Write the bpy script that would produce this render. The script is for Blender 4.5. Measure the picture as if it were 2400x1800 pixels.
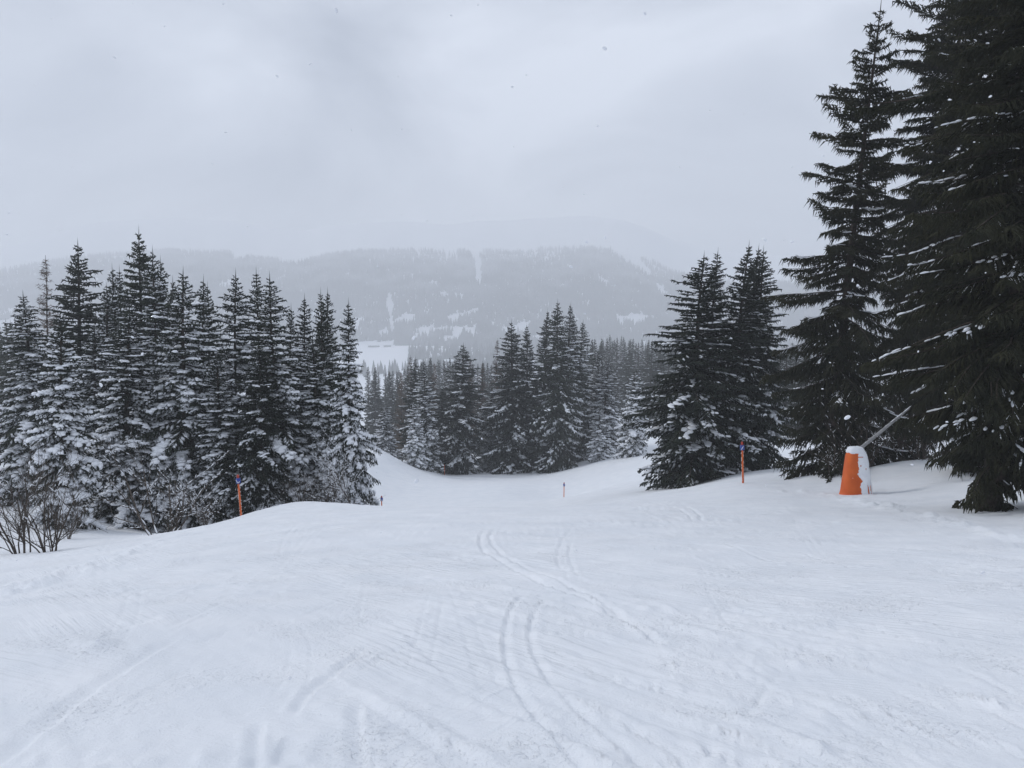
import bpy, math, random
import numpy as np
from mathutils import Vector

# ------------------------------------------------------------------ camera, world, sun, exposure
for o in list(bpy.data.objects):
    bpy.data.objects.remove(o, do_unlink=True)
scene = bpy.context.scene
col = scene.collection
F = 1790.0                      # focal length in pixels of the 2400 px wide photograph
PITCH = math.radians(-6.0)
EYE = 1.65
cam_data = bpy.data.cameras.new('camera')
cam = bpy.data.objects.new('camera', cam_data)
col.objects.link(cam)
cam.location = (0, 0, EYE)
cam.rotation_euler = (math.radians(90) + PITCH, 0, 0)
cam_data.sensor_width = 36.0
cam_data.lens = 36.0 * F / 2400.0
cam_data.clip_start = 0.05
cam_data.clip_end = 20000
scene.camera = cam

SUN_EL, SUN_AZ = math.radians(33), math.radians(-65)     # azimuth measured from +Y towards +X
world = bpy.data.worlds.new('World')
scene.world = world
world.use_nodes = True
wn, wl = world.node_tree.nodes, world.node_tree.links
wn.clear()
w_out = wn.new('ShaderNodeOutputWorld')
w_bg = wn.new('ShaderNodeBackground'); w_bg.inputs['Strength'].default_value = 0.105
w_sky = wn.new('ShaderNodeTexSky'); w_sky.sky_type = 'NISHITA'; w_sky.sun_disc = False
w_sky.sun_elevation = SUN_EL; w_sky.sun_rotation = SUN_AZ
w_tc = wn.new('ShaderNodeTexCoord')
w_map = wn.new('ShaderNodeMapping'); w_map.inputs['Scale'].default_value = (1.0, 1.0, 2.2)
w_map.inputs['Rotation'].default_value = (0.2, 0.35, 0.5)
w_n = wn.new('ShaderNodeTexNoise'); w_n.inputs['Scale'].default_value = 2.3
w_n.inputs['Detail'].default_value = 5; w_n.inputs['Roughness'].default_value = 0.48
w_n.inputs['Distortion'].default_value = 0.5
w_r = wn.new('ShaderNodeValToRGB')
w_r.color_ramp.elements[0].position = 0.27; w_r.color_ramp.elements[0].color = (0.38, 0.41, 0.46, 1)
w_r.color_ramp.elements[1].position = 0.62; w_r.color_ramp.elements[1].color = (1, 1, 1, 1)
w_mul = wn.new('ShaderNodeMixRGB'); w_mul.blend_type = 'MULTIPLY'; w_mul.inputs['Fac'].default_value = 1
w_mul.inputs['Color2'].default_value = (7.0, 7.48, 8.46, 1)
w_mix = wn.new('ShaderNodeMixRGB'); w_mix.inputs['Fac'].default_value = 0.96
wl.new(w_tc.outputs['Generated'], w_map.inputs['Vector'])
wl.new(w_map.outputs['Vector'], w_n.inputs['Vector'])
wl.new(w_n.outputs['Fac'], w_r.inputs['Fac'])
wl.new(w_r.outputs['Color'], w_mul.inputs['Color1'])
wl.new(w_sky.outputs['Color'], w_mix.inputs['Color1'])
wl.new(w_mul.outputs['Color'], w_mix.inputs['Color2'])
wl.new(w_mix.outputs['Color'], w_bg.inputs['Color'])
wl.new(w_bg.outputs['Background'], w_out.inputs['Surface'])

sun_data = bpy.data.lights.new('sun', 'SUN')
sun_data.energy = 1.1
sun_data.angle = math.radians(16)
sun_data.color = (1.0, 0.97, 0.93)
sun = bpy.data.objects.new('sun', sun_data)
col.objects.link(sun)
sd = Vector((math.sin(SUN_AZ) * math.cos(SUN_EL), math.cos(SUN_AZ) * math.cos(SUN_EL), math.sin(SUN_EL)))
sun.rotation_euler = sd.to_track_quat('Z', 'Y').to_euler()
sun.location = (0, 0, 60)

vs = scene.view_settings
vs.view_transform = 'Standard'; vs.look = 'None'; vs.exposure = 0.16; vs.gamma = 1.0
vs.use_curve_mapping = False
scene.render.engine = 'CYCLES'
scene.cycles.volume_bounces = 2
scene.cycles.max_bounces = 6
scene.cycles.diffuse_bounces = 3
scene.cycles.use_denoising = True

HAZE_DENSITY = 0.00066

# ------------------------------------------------------------------ helpers
rng = np.random.default_rng(7)
_tab = np.random.default_rng(99).random((256, 256))

def vnoise(x, y, seed=0):
    x = np.asarray(x, float) + seed * 37.17
    y = np.asarray(y, float) + seed * 91.73
    xi = np.floor(x).astype(int); yi = np.floor(y).astype(int)
    fx = x - xi; fy = y - yi
    fx = fx * fx * (3 - 2 * fx); fy = fy * fy * (3 - 2 * fy)
    a = _tab[xi & 255, yi & 255]; b = _tab[(xi + 1) & 255, yi & 255]
    c = _tab[xi & 255, (yi + 1) & 255]; d = _tab[(xi + 1) & 255, (yi + 1) & 255]
    return (a * (1 - fx) + b * fx) * (1 - fy) + (c * (1 - fx) + d * fx) * fy - 0.5

def fbm(x, y, octaves=4, seed=0, gain=0.5):
    s = 0.0; amp = 1.0; f = 1.0
    for k in range(octaves):
        s = s + amp * vnoise(x * f, y * f, seed + k)
        amp *= gain; f *= 2.03
    return s

_cp, _sp = math.cos(PITCH), math.sin(PITCH)
def pix_dir(u, v):
    a = (np.asarray(u, float) - 1200) / F
    b = (900 - np.asarray(v, float)) / F
    return a, _cp - b * _sp, _sp + b * _cp

def at(u, v, Y):
    a, y, z = pix_dir(u, v)
    k = Y / y
    return np.array([a * k, Y + 0 * k, EYE + z * k])

def project(x, y, z):
    dz = z - EYE
    fwd = y * _cp + dz * _sp
    up = -y * _sp + dz * _cp
    return 1200 + F * x / fwd, 900 - F * up / fwd

def smooth(a, b, x):
    t = np.clip((x - a) / (b - a), 0, 1)
    return t * t * (3 - 2 * t)

def make_mesh(name, V, Fc, mat, smooth_shade=False):
    V = np.ascontiguousarray(V, dtype=np.float32); Fc = np.ascontiguousarray(Fc, dtype=np.int32)
    n, k = Fc.shape
    me = bpy.data.meshes.new(name)
    me.vertices.add(len(V)); me.vertices.foreach_set('co', V.ravel())
    me.loops.add(n * k); me.loops.foreach_set('vertex_index', Fc.ravel())
    me.polygons.add(n); me.polygons.foreach_set('loop_start', np.arange(0, n * k, k, dtype=np.int32))
    if smooth_shade:
        me.polygons.foreach_set('use_smooth', np.ones(n, dtype=bool))
    me.update(calc_edges=True)
    me.validate()
    if mat is not None:
        me.materials.append(mat)
    return me

def link(name, me, parent=None):
    o = bpy.data.objects.new(name, me)
    col.objects.link(o)
    if parent is not None:
        o.parent = parent
    return o

def tag(o, label=None, cat=None, group=None, kind=None):
    if label: o['label'] = label
    if cat: o['category'] = cat
    if group: o['group'] = group
    if kind: o['kind'] = kind
    return o

def empty(name, loc):
    o = bpy.data.objects.new(name, None)
    o.empty_display_size = 0.3
    col.objects.link(o)
    o.location = loc
    return o

class Geo:
    """collects triangles"""
    def __init__(self):
        self.v = []; self.f = []; self.n = 0
    def add(self, V, T):
        self.v.append(np.asarray(V, np.float32).reshape(-1, 3)); self.f.append(np.asarray(T, np.int64).reshape(-1, 3) + self.n)
        self.n += len(self.v[-1])
    def batch(self, V, T):
        # V (m,k,3) and T (t,3): the same small shape m times
        m, k, _ = V.shape
        if m == 0: return
        TT = (T[None] + (np.arange(m) * k)[:, None, None]).reshape(-1, 3)
        self.add(V.reshape(-1, 3), TT)
    def mesh(self, name, mat, sm=False):
        return make_mesh(name, np.concatenate(self.v), np.concatenate(self.f), mat, sm)

def unit(d):
    return d / np.maximum(np.linalg.norm(d, axis=-1, keepdims=True), 1e-9)

def frame(d):
    up = np.zeros_like(d); up[:, 2] = 1
    flat = np.abs(d[:, 2]) > 0.97
    up[flat] = (1, 0, 0)
    a = unit(np.cross(d, up)); b = np.cross(a, d)
    return a, b

_SP = np.array([[0, 1, 3], [1, 2, 3], [2, 0, 3]])
def spikes(g, p0, p1, r, ph=None):
    d = unit(p1 - p0); a, b = frame(d)
    m = len(p0)
    if ph is None: ph = rng.random(m) * 6.28
    V = np.empty((m, 4, 3))
    for k in range(3):
        an = ph + k * 2.0944
        V[:, k] = p0 + (a * np.cos(an)[:, None] + b * np.sin(an)[:, None]) * np.asarray(r)[:, None]
    V[:, 3] = p1
    g.batch(V, _SP)

_BR = np.array([[0, 2, 1], [0, 3, 2], [0, 1, 3], [1, 2, 4], [2, 3, 4], [3, 1, 4]])
def brushes(g, p0, p1, r, mid=0.35):
    d = unit(p1 - p0); a, b = frame(d); m = len(p0)
    ph = rng.random(m) * 6.28
    c = p0 + (p1 - p0) * mid
    V = np.empty((m, 5, 3)); V[:, 0] = p0; V[:, 4] = p1
    for k in range(3):
        an = ph + k * 2.0944
        V[:, 1 + k] = c + (a * np.cos(an)[:, None] + b * np.sin(an)[:, None]) * np.asarray(r)[:, None]
    g.batch(V, _BR)

def tubes(g, P0, P1, r0, r1, n=4):
    d = unit(P1 - P0); a, b = frame(d); m = len(P0)
    V = np.empty((m, 2 * n, 3))
    for k in range(n):
        an = k * 2 * math.pi / n
        w = a * math.cos(an) + b * math.sin(an)
        V[:, k] = P0 + w * np.asarray(r0)[:, None]
        V[:, n + k] = P1 + w * np.asarray(r1)[:, None]
    T = []
    for k in range(n):
        j = (k + 1) % n
        T += [[k, j, n + j], [k, n + j, n + k]]
    g.batch(V, np.array(T))

_OC = np.array([[0, 1, 2], [0, 2, 3], [0, 3, 4], [0, 4, 1], [5, 2, 1], [5, 3, 2], [5, 4, 3], [5, 1, 4]])
def octas(g, p0, p1, w, h, low=0.35, mid=0.5):
    d = unit(p1 - p0); m = len(p0)
    side = np.stack([d[:, 1], -d[:, 0], np.zeros(m)], 1)
    bad = np.linalg.norm(side, axis=1) < 1e-3
    side[bad] = (1, 0, 0); side = unit(side)
    up = np.cross(side, d); up[up[:, 2] < 0] *= -1
    c = p0 + (p1 - p0) * mid
    w = np.asarray(w)[:, None]; h = np.asarray(h)[:, None]
    V = np.empty((m, 6, 3)); V[:, 0] = p0; V[:, 5] = p1
    V[:, 1] = c + side * w; V[:, 2] = c + up * h; V[:, 3] = c - side * w; V[:, 4] = c - up * h * low
    g.batch(V, _OC)

def _pad_faces():
    T = []
    n, R = 6, 3
    for k in range(n):
        j = (k + 1) % n
        T.append([0, 1 + j, 1 + k])
        for r in range(R - 1):
            a, b = 1 + r * n, 1 + (r + 1) * n
            T += [[a + k, a + j, b + j], [a + k, b + j, b + k]]
        a = 1 + (R - 1) * n
        T.append([a + k, a + j, 1 + R * n])
    return np.array(T)
_PD = _pad_faces()
def pads(g, p0, p1, w, h):
    """rounded lumps of snow lying along p0-p1"""
    m = len(p0)
    if m == 0: return
    d = unit(p1 - p0)
    side = unit(np.stack([d[:, 1], -d[:, 0], np.full(m, 1e-6)], 1))
    up = np.cross(side, d); up[up[:, 2] < 0] *= -1
    V = np.empty((m, 20, 3)); V[:, 0] = p0; V[:, 19] = p1
    for r, (q, s) in enumerate(((0.14, 0.72), (0.5, 1.0), (0.86, 0.68))):
        c = p0 + (p1 - p0) * q
        for k in range(6):
            an = k * math.pi / 3
            ca, sa = math.cos(an), math.sin(an)
            jw = (w * s * (0.75 + 0.5 * rng.random(m)))[:, None]
            jh = (h * s * (0.8 + 0.4 * rng.random(m)))[:, None] * (1.0 if sa > 0 else 0.35)
            V[:, 1 + r * 6 + k] = c + side * jw * ca + up * jh * sa
    g.batch(V, _PD)

# ------------------------------------------------------------------ materials
def new_mat(name):
    m = bpy.data.materials.new(name); m.use_nodes = True
    nt = m.node_tree
    return m, nt.nodes, nt.links, nt.nodes['Principled BSDF']

def noisy(name, c0, c1, scale, rough=0.8, bump=0.0, bump_scale=None, detail=4, per_object=0.0, coords='Object', spec=0.2, dist=0.02):
    m, n, l, p = new_mat(name)
    tc = n.new('ShaderNodeTexCoord')
    nz = n.new('ShaderNodeTexNoise'); nz.inputs['Scale'].default_value = scale; nz.inputs['Detail'].default_value = detail
    cr = n.new('ShaderNodeValToRGB')
    cr.color_ramp.elements[0].position = 0.32; cr.color_ramp.elements[0].color = (*c0, 1)
    cr.color_ramp.elements[1].position = 0.68; cr.color_ramp.elements[1].color = (*c1, 1)
    l.new(tc.outputs[coords], nz.inputs['Vector']); l.new(nz.outputs['Fac'], cr.inputs['Fac'])
    out = cr.outputs['Color']
    if per_object:
        oi = n.new('ShaderNodeObjectInfo'); hs = n.new('ShaderNodeHueSaturation')
        mr = n.new('ShaderNodeMapRange'); mr.inputs['To Min'].default_value = 1 - per_object; mr.inputs['To Max'].default_value = 1 + per_object
        l.new(oi.outputs['Random'], mr.inputs['Value']); l.new(mr.outputs['Result'], hs.inputs['Value'])
        l.new(out, hs.inputs['Color']); out = hs.outputs['Color']
    l.new(out, p.inputs['Base Color'])
    p.inputs['Roughness'].default_value = rough
    p.inputs['Specular IOR Level'].default_value = spec
    if bump:
        nb = n.new('ShaderNodeTexNoise'); nb.inputs['Scale'].default_value = bump_scale or scale * 3; nb.inputs['Detail'].default_value = 5
        b = n.new('ShaderNodeBump'); b.inputs['Strength'].default_value = bump; b.inputs['Distance'].default_value = dist
        l.new(tc.outputs[coords], nb.inputs['Vector']); l.new(nb.outputs['Fac'], b.inputs['Height'])
        l.new(b.outputs['Normal'], p.inputs['Normal'])
    return m

def snow_ground():
    """packed piste snow: crumbs, fine grain and long shallow scrapes as relief"""
    m, n, l, p = new_mat('snow_ground')
    tc = n.new('ShaderNodeTexCoord')
    def noise(scale, detail=4, rot=None, sc=None, rough=0.5):
        nz = n.new('ShaderNodeTexNoise'); nz.inputs['Scale'].default_value = scale; nz.inputs['Detail'].default_value = detail
        nz.inputs['Roughness'].default_value = rough
        src = tc.outputs['Object']
        if rot is not None:
            mp = n.new('ShaderNodeMapping'); mp.vector_type = 'TEXTURE'
            mp.inputs['Rotation'].default_value = (0, 0, rot); mp.inputs['Scale'].default_value = sc
            l.new(src, mp.inputs['Vector']); src = mp.outputs['Vector']
        l.new(src, nz.inputs['Vector'])
        return nz.outputs['Fac']
    def ramp(src, a, b, c0=(0, 0, 0), c1=(1, 1, 1)):
        cr = n.new('ShaderNodeValToRGB'); cr.color_ramp.elements[0].position = a; cr.color_ramp.elements[1].position = b
        cr.color_ramp.elements[0].color = (*c0, 1); cr.color_ramp.elements[1].color = (*c1, 1)
        l.new(src, cr.inputs['Fac']); return cr.outputs['Color']
    def mul(a, b):
        mm = n.new('ShaderNodeMath'); mm.operation = 'MULTIPLY'
        for k, v in enumerate((a, b)):
            if isinstance(v, (int, float)): mm.inputs[k].default_value = v
            else: l.new(v, mm.inputs[k])
        return mm.outputs[0]
    def bump(h, dist, prev=None, strength=1.0):
        b = n.new('ShaderNodeBump'); b.inputs['Distance'].default_value = dist; b.inputs['Strength'].default_value = strength
        l.new(h, b.inputs['Height'])
        if prev is not None: l.new(prev, b.inputs['Normal'])
        return b.outputs['Normal']
    l.new(ramp(noise(1.1, 5), 0.3, 0.7, (0.80, 0.83, 0.87), (0.87, 0.89, 0.92)), p.inputs['Base Color'])
    # scrapes: noise stretched along two sweeping directions, in patches
    s1 = mul(ramp(noise(1.0, 3, -0.90, (1.6, 0.075, 1)), 0.42, 0.66), ramp(noise(0.30, 2), 0.42, 0.62))
    s2 = mul(ramp(noise(1.0, 3, -0.45, (2.2, 0.060, 1)), 0.45, 0.68), ramp(noise(0.24, 2, 0.7, (1, 1, 1)), 0.46, 0.64))
    s3 = mul(ramp(noise(1.0, 3, 0.95, (1.8, 0.065, 1)), 0.46, 0.68), ramp(noise(0.27, 2, 1.9, (1, 1, 1)), 0.48, 0.66))
    crumbs = mul(ramp(noise(26, 3), 0.50, 0.72), ramp(noise(0.9, 4), 0.46, 0.66))
    nrm = bump(s1, 0.011)
    nrm = bump(s2, 0.010, nrm)
    nrm = bump(s3, 0.005, nrm)
    nrm = bump(crumbs, 0.010, nrm)
    nrm = bump(noise(55, 4, rough=0.65), 0.006, nrm)
    l.new(nrm, p.inputs['Normal'])
    p.inputs['Roughness'].default_value = 0.72; p.inputs['Specular IOR Level'].default_value = 0.25
    return m
M_SNOW = snow_ground()
M_TREESNOW = noisy('snow_on_branches', (0.80, 0.82, 0.86), (0.88, 0.90, 0.93), 3.0, 0.8, 0.4, 14.0, spec=0.2)
M_NEEDLE = noisy('spruce_needles', (0.018, 0.025, 0.019), (0.044, 0.052, 0.036), 2.2, 0.75, per_object=0.25, spec=0.15)
M_NEEDLE_OLIVE = noisy('spruce_needles_olive', (0.016, 0.019, 0.011), (0.042, 0.041, 0.021), 0.8, 0.75, per_object=0.1, spec=0.15)
M_BARK = noisy('spruce_bark', (0.030, 0.024, 0.020), (0.085, 0.068, 0.058), 6.0, 0.9, 0.8, 22.0, spec=0.1)
M_TWIG = noisy('bare_twigs', (0.050, 0.042, 0.036), (0.115, 0.095, 0.080), 5.0, 0.85, per_object=0.15, spec=0.1)
M_LARCH = noisy('larch_twigs', (0.075, 0.055, 0.040), (0.130, 0.092, 0.064), 2.0, 0.85, per_object=0.15, spec=0.1)
def far_needles():
    m, n, l, p = new_mat('far_needles')
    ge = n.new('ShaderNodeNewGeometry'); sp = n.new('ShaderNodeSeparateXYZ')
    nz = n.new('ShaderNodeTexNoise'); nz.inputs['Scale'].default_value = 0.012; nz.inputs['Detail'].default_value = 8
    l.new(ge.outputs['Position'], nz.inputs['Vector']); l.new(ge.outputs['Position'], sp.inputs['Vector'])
    mr = n.new('ShaderNodeMapRange'); mr.inputs['From Min'].default_value = 25; mr.inputs['From Max'].default_value = 205  # paler with height: the upper wood's fade into cloud is put into the colour
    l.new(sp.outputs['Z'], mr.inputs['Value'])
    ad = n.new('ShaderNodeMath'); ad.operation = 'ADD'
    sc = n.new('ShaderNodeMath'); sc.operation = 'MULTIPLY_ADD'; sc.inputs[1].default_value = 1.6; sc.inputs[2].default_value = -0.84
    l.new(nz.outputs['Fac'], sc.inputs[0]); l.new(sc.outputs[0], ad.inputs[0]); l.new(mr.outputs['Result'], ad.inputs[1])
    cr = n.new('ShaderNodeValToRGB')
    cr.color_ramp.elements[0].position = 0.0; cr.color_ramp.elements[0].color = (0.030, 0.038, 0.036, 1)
    cr.color_ramp.elements[1].position = 1.0; cr.color_ramp.elements[1].color = (0.55, 0.57, 0.60, 1)     # rimed needles, plus the fade into cloud painted as paleness
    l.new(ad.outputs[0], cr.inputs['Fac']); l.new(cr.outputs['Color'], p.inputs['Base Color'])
    p.inputs['Roughness'].default_value = 0.9; p.inputs['Specular IOR Level'].default_value = 0.0
    return m
M_FARTREE = far_needles()
M_ORANGE = noisy('orange_plastic', (0.62, 0.105, 0.018), (0.72, 0.150, 0.030), 3.0, 0.55, 0.15, 30.0, spec=0.4)
M_BLUE = noisy('blue_plastic', (0.018, 0.045, 0.26), (0.030, 0.070, 0.34), 6.0, 0.5, spec=0.4)
M_WHITE = noisy('white_print', (0.75, 0.77, 0.80), (0.82, 0.83, 0.85), 8.0, 0.6)
M_RED = noisy('red_reflector', (0.36, 0.035, 0.020), (0.45, 0.06, 0.035), 9.0, 0.5, spec=0.4)
M_PAD = noisy('orange_padding', (0.56, 0.095, 0.014), (0.68, 0.135, 0.022), 2.0, 0.6, 0.25, 6.0, spec=0.3, dist=0.03)
M_METAL = noisy('galvanised_pipe', (0.20, 0.20, 0.20), (0.33, 0.33, 0.33), 7.0, 0.5, 0.2, 30.0, spec=0.4)
M_POST = noisy('grey_post', (0.09, 0.09, 0.095), (0.15, 0.15, 0.155), 9.0, 0.8)
M_WOOD = noisy('dark_timber', (0.05, 0.04, 0.035), (0.10, 0.08, 0.065), 0.6, 0.85)
M_GLASS = noisy('dark_window', (0.03, 0.035, 0.045), (0.05, 0.055, 0.065), 1.0, 0.2, spec=0.5)

# ------------------------------------------------------------------ terrain
APEX = -6.0
Z0 = 1.14
CTRL = [  # (u, v, Y) of ground seen in the photograph
    (1200, 1800, 3.7), (0, 1800, 3.8), (2400, 1800, 3.65), (600, 1800, 3.75), (1800, 1800, 3.7),
    (1200, 1500, 6.4), (0, 1500, 6.6), (2400, 1500, 6.2), (1200, 1350, 10.1), (0, 1390, 11.0), (600, 1390, 9.4),
    (2400, 1330, 10.2), (1800, 1350, 10.0), (1800, 1250, 15.5), (600, 1280, 15.2), (2400, 1262, 14.0),
    (1200, 1250, 16), (1200, 1187, 28), (1050, 1185, 29), (1400, 1180, 30), (1600, 1160, 34), (1800, 1158, 30), (1800, 1190, 23),
    (900, 1183, 30), (850, 1179, 31), (700, 1176, 34), (630, 1192, 34), (560, 1216, 34), (440, 1236, 28), (300, 1258, 24), (0, 1309, 19), (150, 1288, 21),
    (1322, 1173, 80), (1200, 1172, 66), (1200, 1140, 88), (1200, 1112, 112), (1041, 1116, 112), (960, 1150, 82), (900, 1110, 90),
    (893, 1219, 60), (900, 1177, 74), (891, 1054, 100), (950, 1087, 104), (1020, 1111, 110), (1128, 1111, 114),
    (1290, 1104, 112), (1400, 1082, 106), (1500, 1073, 100), (1560, 1124, 62), (1450, 1130, 68), (1650, 1135, 50), (1715, 1118, 50),
    (1741, 1131, 36), (1850, 1138, 36), (2005, 1156, 30), (2090, 1152, 30), (2060, 1106, 36), (2150, 1100, 35), (2250, 1120, 30), (2300, 1186, 21), (2400, 1232, 17), (2400, 1120, 27),
    (100, 1270, 28), (200, 1240, 35), (225, 1192, 47), (60, 1215, 40), (0, 1200, 45),
]
CTRLZ = [  # (u, Y, z) of ground hidden behind the lip, trees and banks
    (450, 45, -12.7), (600, 46, -12.9), (700, 46, -12.7), (850, 46, -12.6), (1000, 45, -11.9), (1200, 45, -11.4), (1400, 48, -10.9),
    (100, 70, -16), (400, 70, -18), (700, 70, -17.5), (820, 85, -17), (300, 110, -23), (700, 120, -25), (0, 110, -20),
    (850, 150, -30), (1000, 150, -30), (1200, 150, -29), (1400, 140, -25), (1550, 130, -22), (1700, 90, -16.5), (1900, 80, -14), (2200, 70, -11.5), (2400, 60, -9.5), (2400, 40, -6.2), (2100, 50, -9.2),
    (1900, 140, -22), (2300, 120, -18), (0, 200, -34), (400, 200, -36), (900, 220, -41), (1150, 220, -38), (1450, 210, -31), (1600, 210, -30), (2000, 210, -28), (2400, 200, -26),
    (0, 420, -58), (600, 420, -64), (900, 420, -66), (1200, 420, -60), (1500, 420, -54), (2000, 420, -50), (2400, 420, -46),
    (0, 800, -96), (900, 800, -98), (1500, 800, -96), (2400, 800, -92),
]
_pts = []
for (u, v, Y) in CTRL:
    p = at(u, v, Y); _pts.append((p[0], p[1], p[2]))
for (u, Y, z) in CTRLZ:
    _pts.append(((u - 1200) / F * Y, Y, z))
_pts = np.array(_pts)

def _lp(x, y):
    yy = y - APEX
    r = np.hypot(x, yy); az = np.arctan2(x, yy)
    return np.clip(az, -1.05, 1.05) * 2.0, np.log(np.clip(r, 8.0, 1200)), r, az

def _phi(d2):
    return 0.5 * d2 * np.log(d2 + 1e-12)

_a, _b, _r, _ = _lp(_pts[:, 0], _pts[:, 1])
_g = (_pts[:, 2] - Z0) / _r
_n = len(_pts)
_K = _phi((_a[:, None] - _a) ** 2 + (_b[:, None] - _b) ** 2) + np.eye(_n) * 2e-4
_P = np.stack([np.ones(_n), _a, _b], 1)
_A = np.block([[_K, _P], [_P.T, np.zeros((3, 3))]])
_w = np.linalg.solve(_A, np.concatenate([_g, np.zeros(3)]))

def H(x, y):
    x = np.asarray(x, float); y = np.asarray(y, float)
    sh = np.broadcast(x, y).shape
    x, y = np.broadcast_to(x, sh).ravel(), np.broadcast_to(y, sh).ravel()
    a, b, r, az = _lp(x, y)
    g = _w[_n] + _w[_n + 1] * a + _w[_n + 2] * b
    for i in range(_n):
        g = g + _w[i] * _phi((a - _a[i]) ** 2 + (b - _b[i]) ** 2)
    back = smooth(0.85, 1.6, np.abs(az))
    near = smooth(9.0, 5.0, r)
    base = -0.19 * np.cos(az)
    k = np.maximum(back, near)
    return (Z0 + r * (g * (1 - k) + base * k)).reshape(sh)

def H1(x, y):
    return float(H(np.array([x]), np.array([y]))[0])

def ground_hit(u, v, ymax=70.0):
    """where the sight line through a pixel meets the slope"""
    a, dy, dz = pix_dir(u, v)
    ys = np.geomspace(2.0, ymax, 500)
    u_ = a / dy
    zz = EYE + dz / dy * ys
    hh = H(u_ * ys, ys)
    below = np.where(zz < hh)[0]
    i = below[0] if len(below) else len(ys) - 1
    return np.array([u_ * ys[i], ys[i]])

# -- polar sheet of ground, fine in front of the viewer
fine = np.linspace(-0.70, 0.70, 780)
coarse = np.linspace(0.70, 2 * math.pi - 0.70, 64)[1:-1]
ang = np.concatenate([fine, coarse])
rr = [2.0]
while rr[-1] < 1100:
    r = rr[-1]
    k = 0.05 if r < 8.5 else 0.0052 if r < 20 else 0.0100 if r < 45 else 0.018 if r < 130 else 0.04
    rr.append(r * (1 + k))
rr = np.array(rr)
RR, AA = np.meshgrid(rr, ang, indexing='ij')
GX = RR * np.sin(AA); GY = APEX + RR * np.cos(AA)
GZ = H(GX, GY)

# soft natural unevenness
far_k = smooth(20, 60, RR)
GZ = GZ + 0.10 * fbm(GX / 4.0, GY / 4.0, 3, 3) * smooth(6, 14, RR) + 0.5 * fbm(GX / 22.0, GY / 22.0, 3, 11) * far_k

# drifted bank behind the snow lance and a hump under the nearest huge spruce
for (mu, mv, mY, hx, hy, amp) in ((2110, 1115, 34.5, 2.8, 1.5, 0.38), (2200, 1120, 31, 1.6, 1.6, 0.35), (1890, 1135, 36, 1.6, 1.2, 0.30), (2080, 1150, 31.5, 0.9, 0.8, 0.18)):
    mp = at(mu, mv, mY)
    GZ = GZ + amp * np.exp(-((GX - mp[0]) / hx) ** 2 - ((GY - mp[1]) / hy) ** 2)

# groomed slope roughness: clumps and scraped patches
near_k = smooth(60, 25, RR)
patch = smooth(-0.02, 0.30, fbm(GX / 1.7, GY / 1.3, 3, 21))
GZ += near_k * (0.022 * fbm(GX / 0.55, GY / 0.55, 2, 31) + patch * 0.045 * np.maximum(fbm(GX / 0.13, GY / 0.13, 2, 41), -0.02)
                + 0.009 * vnoise(GX / 0.07, GY / 0.07, 51))
# wind and edge scrapes: long thin ripples running down to the right
qa, qb = GX * 0.80 + GY * 0.60, -GX * 0.60 + GY * 0.80
scr = smooth(0.02, 0.30, fbm(GX / 2.6 + 9, GY / 3.4, 2, 71)) * smooth(-3.0, 1.5, GX)
qa2, qb2 = GX * 0.62 - GY * 0.78, GX * 0.78 + GY * 0.62
GZ += near_k * (0.25 + scr) * (0.034 * fbm(qa2 / 1.5, qb2 / 0.11, 2, 81) + 0.022 * fbm(qa / 1.2, qb / 0.10, 2, 83) * smooth(2.0, -2.0, GX))

# ski tracks and scrapes, each a polyline traced on the slope
TR = []     # (points (n,2), width, depth, berm)
def z8(pts): return [(900 + x / 1.4747, 1150 + y / 1.4747) for x, y in pts]
def zL(pts): return [(x / 1.843, 1200 + y / 1.843) for x, y in pts]
def catmull(P, n=8):
    P = np.array(P, float); Q = np.vstack([2 * P[0] - P[1], P, 2 * P[-1] - P[-2]]); out = []
    for i in range(1, len(Q) - 2):
        for t in np.linspace(0, 1, n, endpoint=False):
            a, b, c, d = Q[i - 1], Q[i], Q[i + 1], Q[i + 2]
            out.append(0.5 * ((2 * b) + (-a + c) * t + (2 * a - 5 * b + 4 * c - d) * t * t + (-a + 3 * b - 3 * c + d) * t ** 3))
    out.append(Q[-2])
    return np.array(out)
def track(pix, w, depth, berm=0.6, n=6):
    P = catmull(pix, n)
    G = np.array([ground_hit(u, v) for u, v in P])
    TR.append((G, w, depth, berm))
track(z8([(500, 345), (455, 380), (425, 430), (412, 500), (417, 590), (455, 690), (540, 810), (670, 960), (720, 1010)]), 0.030, 0.015, 0.9)
track(z8([(565, 355), (520, 410), (497, 480), (512, 560), (560, 650), (650, 750), (760, 850), (900, 960), (960, 1010)]), 0.030, 0.015, 0.9)
track(z8([(355, 125), (330, 155), (338, 200), (400, 240), (500, 300), (600, 340), (700, 382), (850, 455), (960, 520), (1110, 585)]), 0.036, 0.026, 0.7)
track(z8([(390, 125), (362, 155), (375, 190), (435, 235), (540, 290), (640, 330), (800, 420), (970, 530)]), 0.036, 0.026, 0.7)
track(z8([(655, 125), (615, 165), (597, 225), (610, 285)]), 0.03, 0.014)
track(z8([(650, 165), (636, 205), (645, 255), (665, 295)]), 0.03, 0.014)
track(z8([(980, 52), (1035, 70), (1062, 107)]), 0.05, 0.030)
track(z8([(1030, 50), (1080, 72), (1092, 110)]), 0.05, 0.030)
track(z8([(1450, 515), (1425, 565)]), 0.022, 0.014, 0.2)
track(z8([(1365, 625), (1325, 665), (1300, 700), (1215, 808)]), 0.022, 0.016, 0.2)
track(z8([(1195, 830), (1175, 850)]), 0.022, 0.014, 0.2)
track(z8([(1130, 890), (1060, 955)]), 0.022, 0.014, 0.2)
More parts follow.
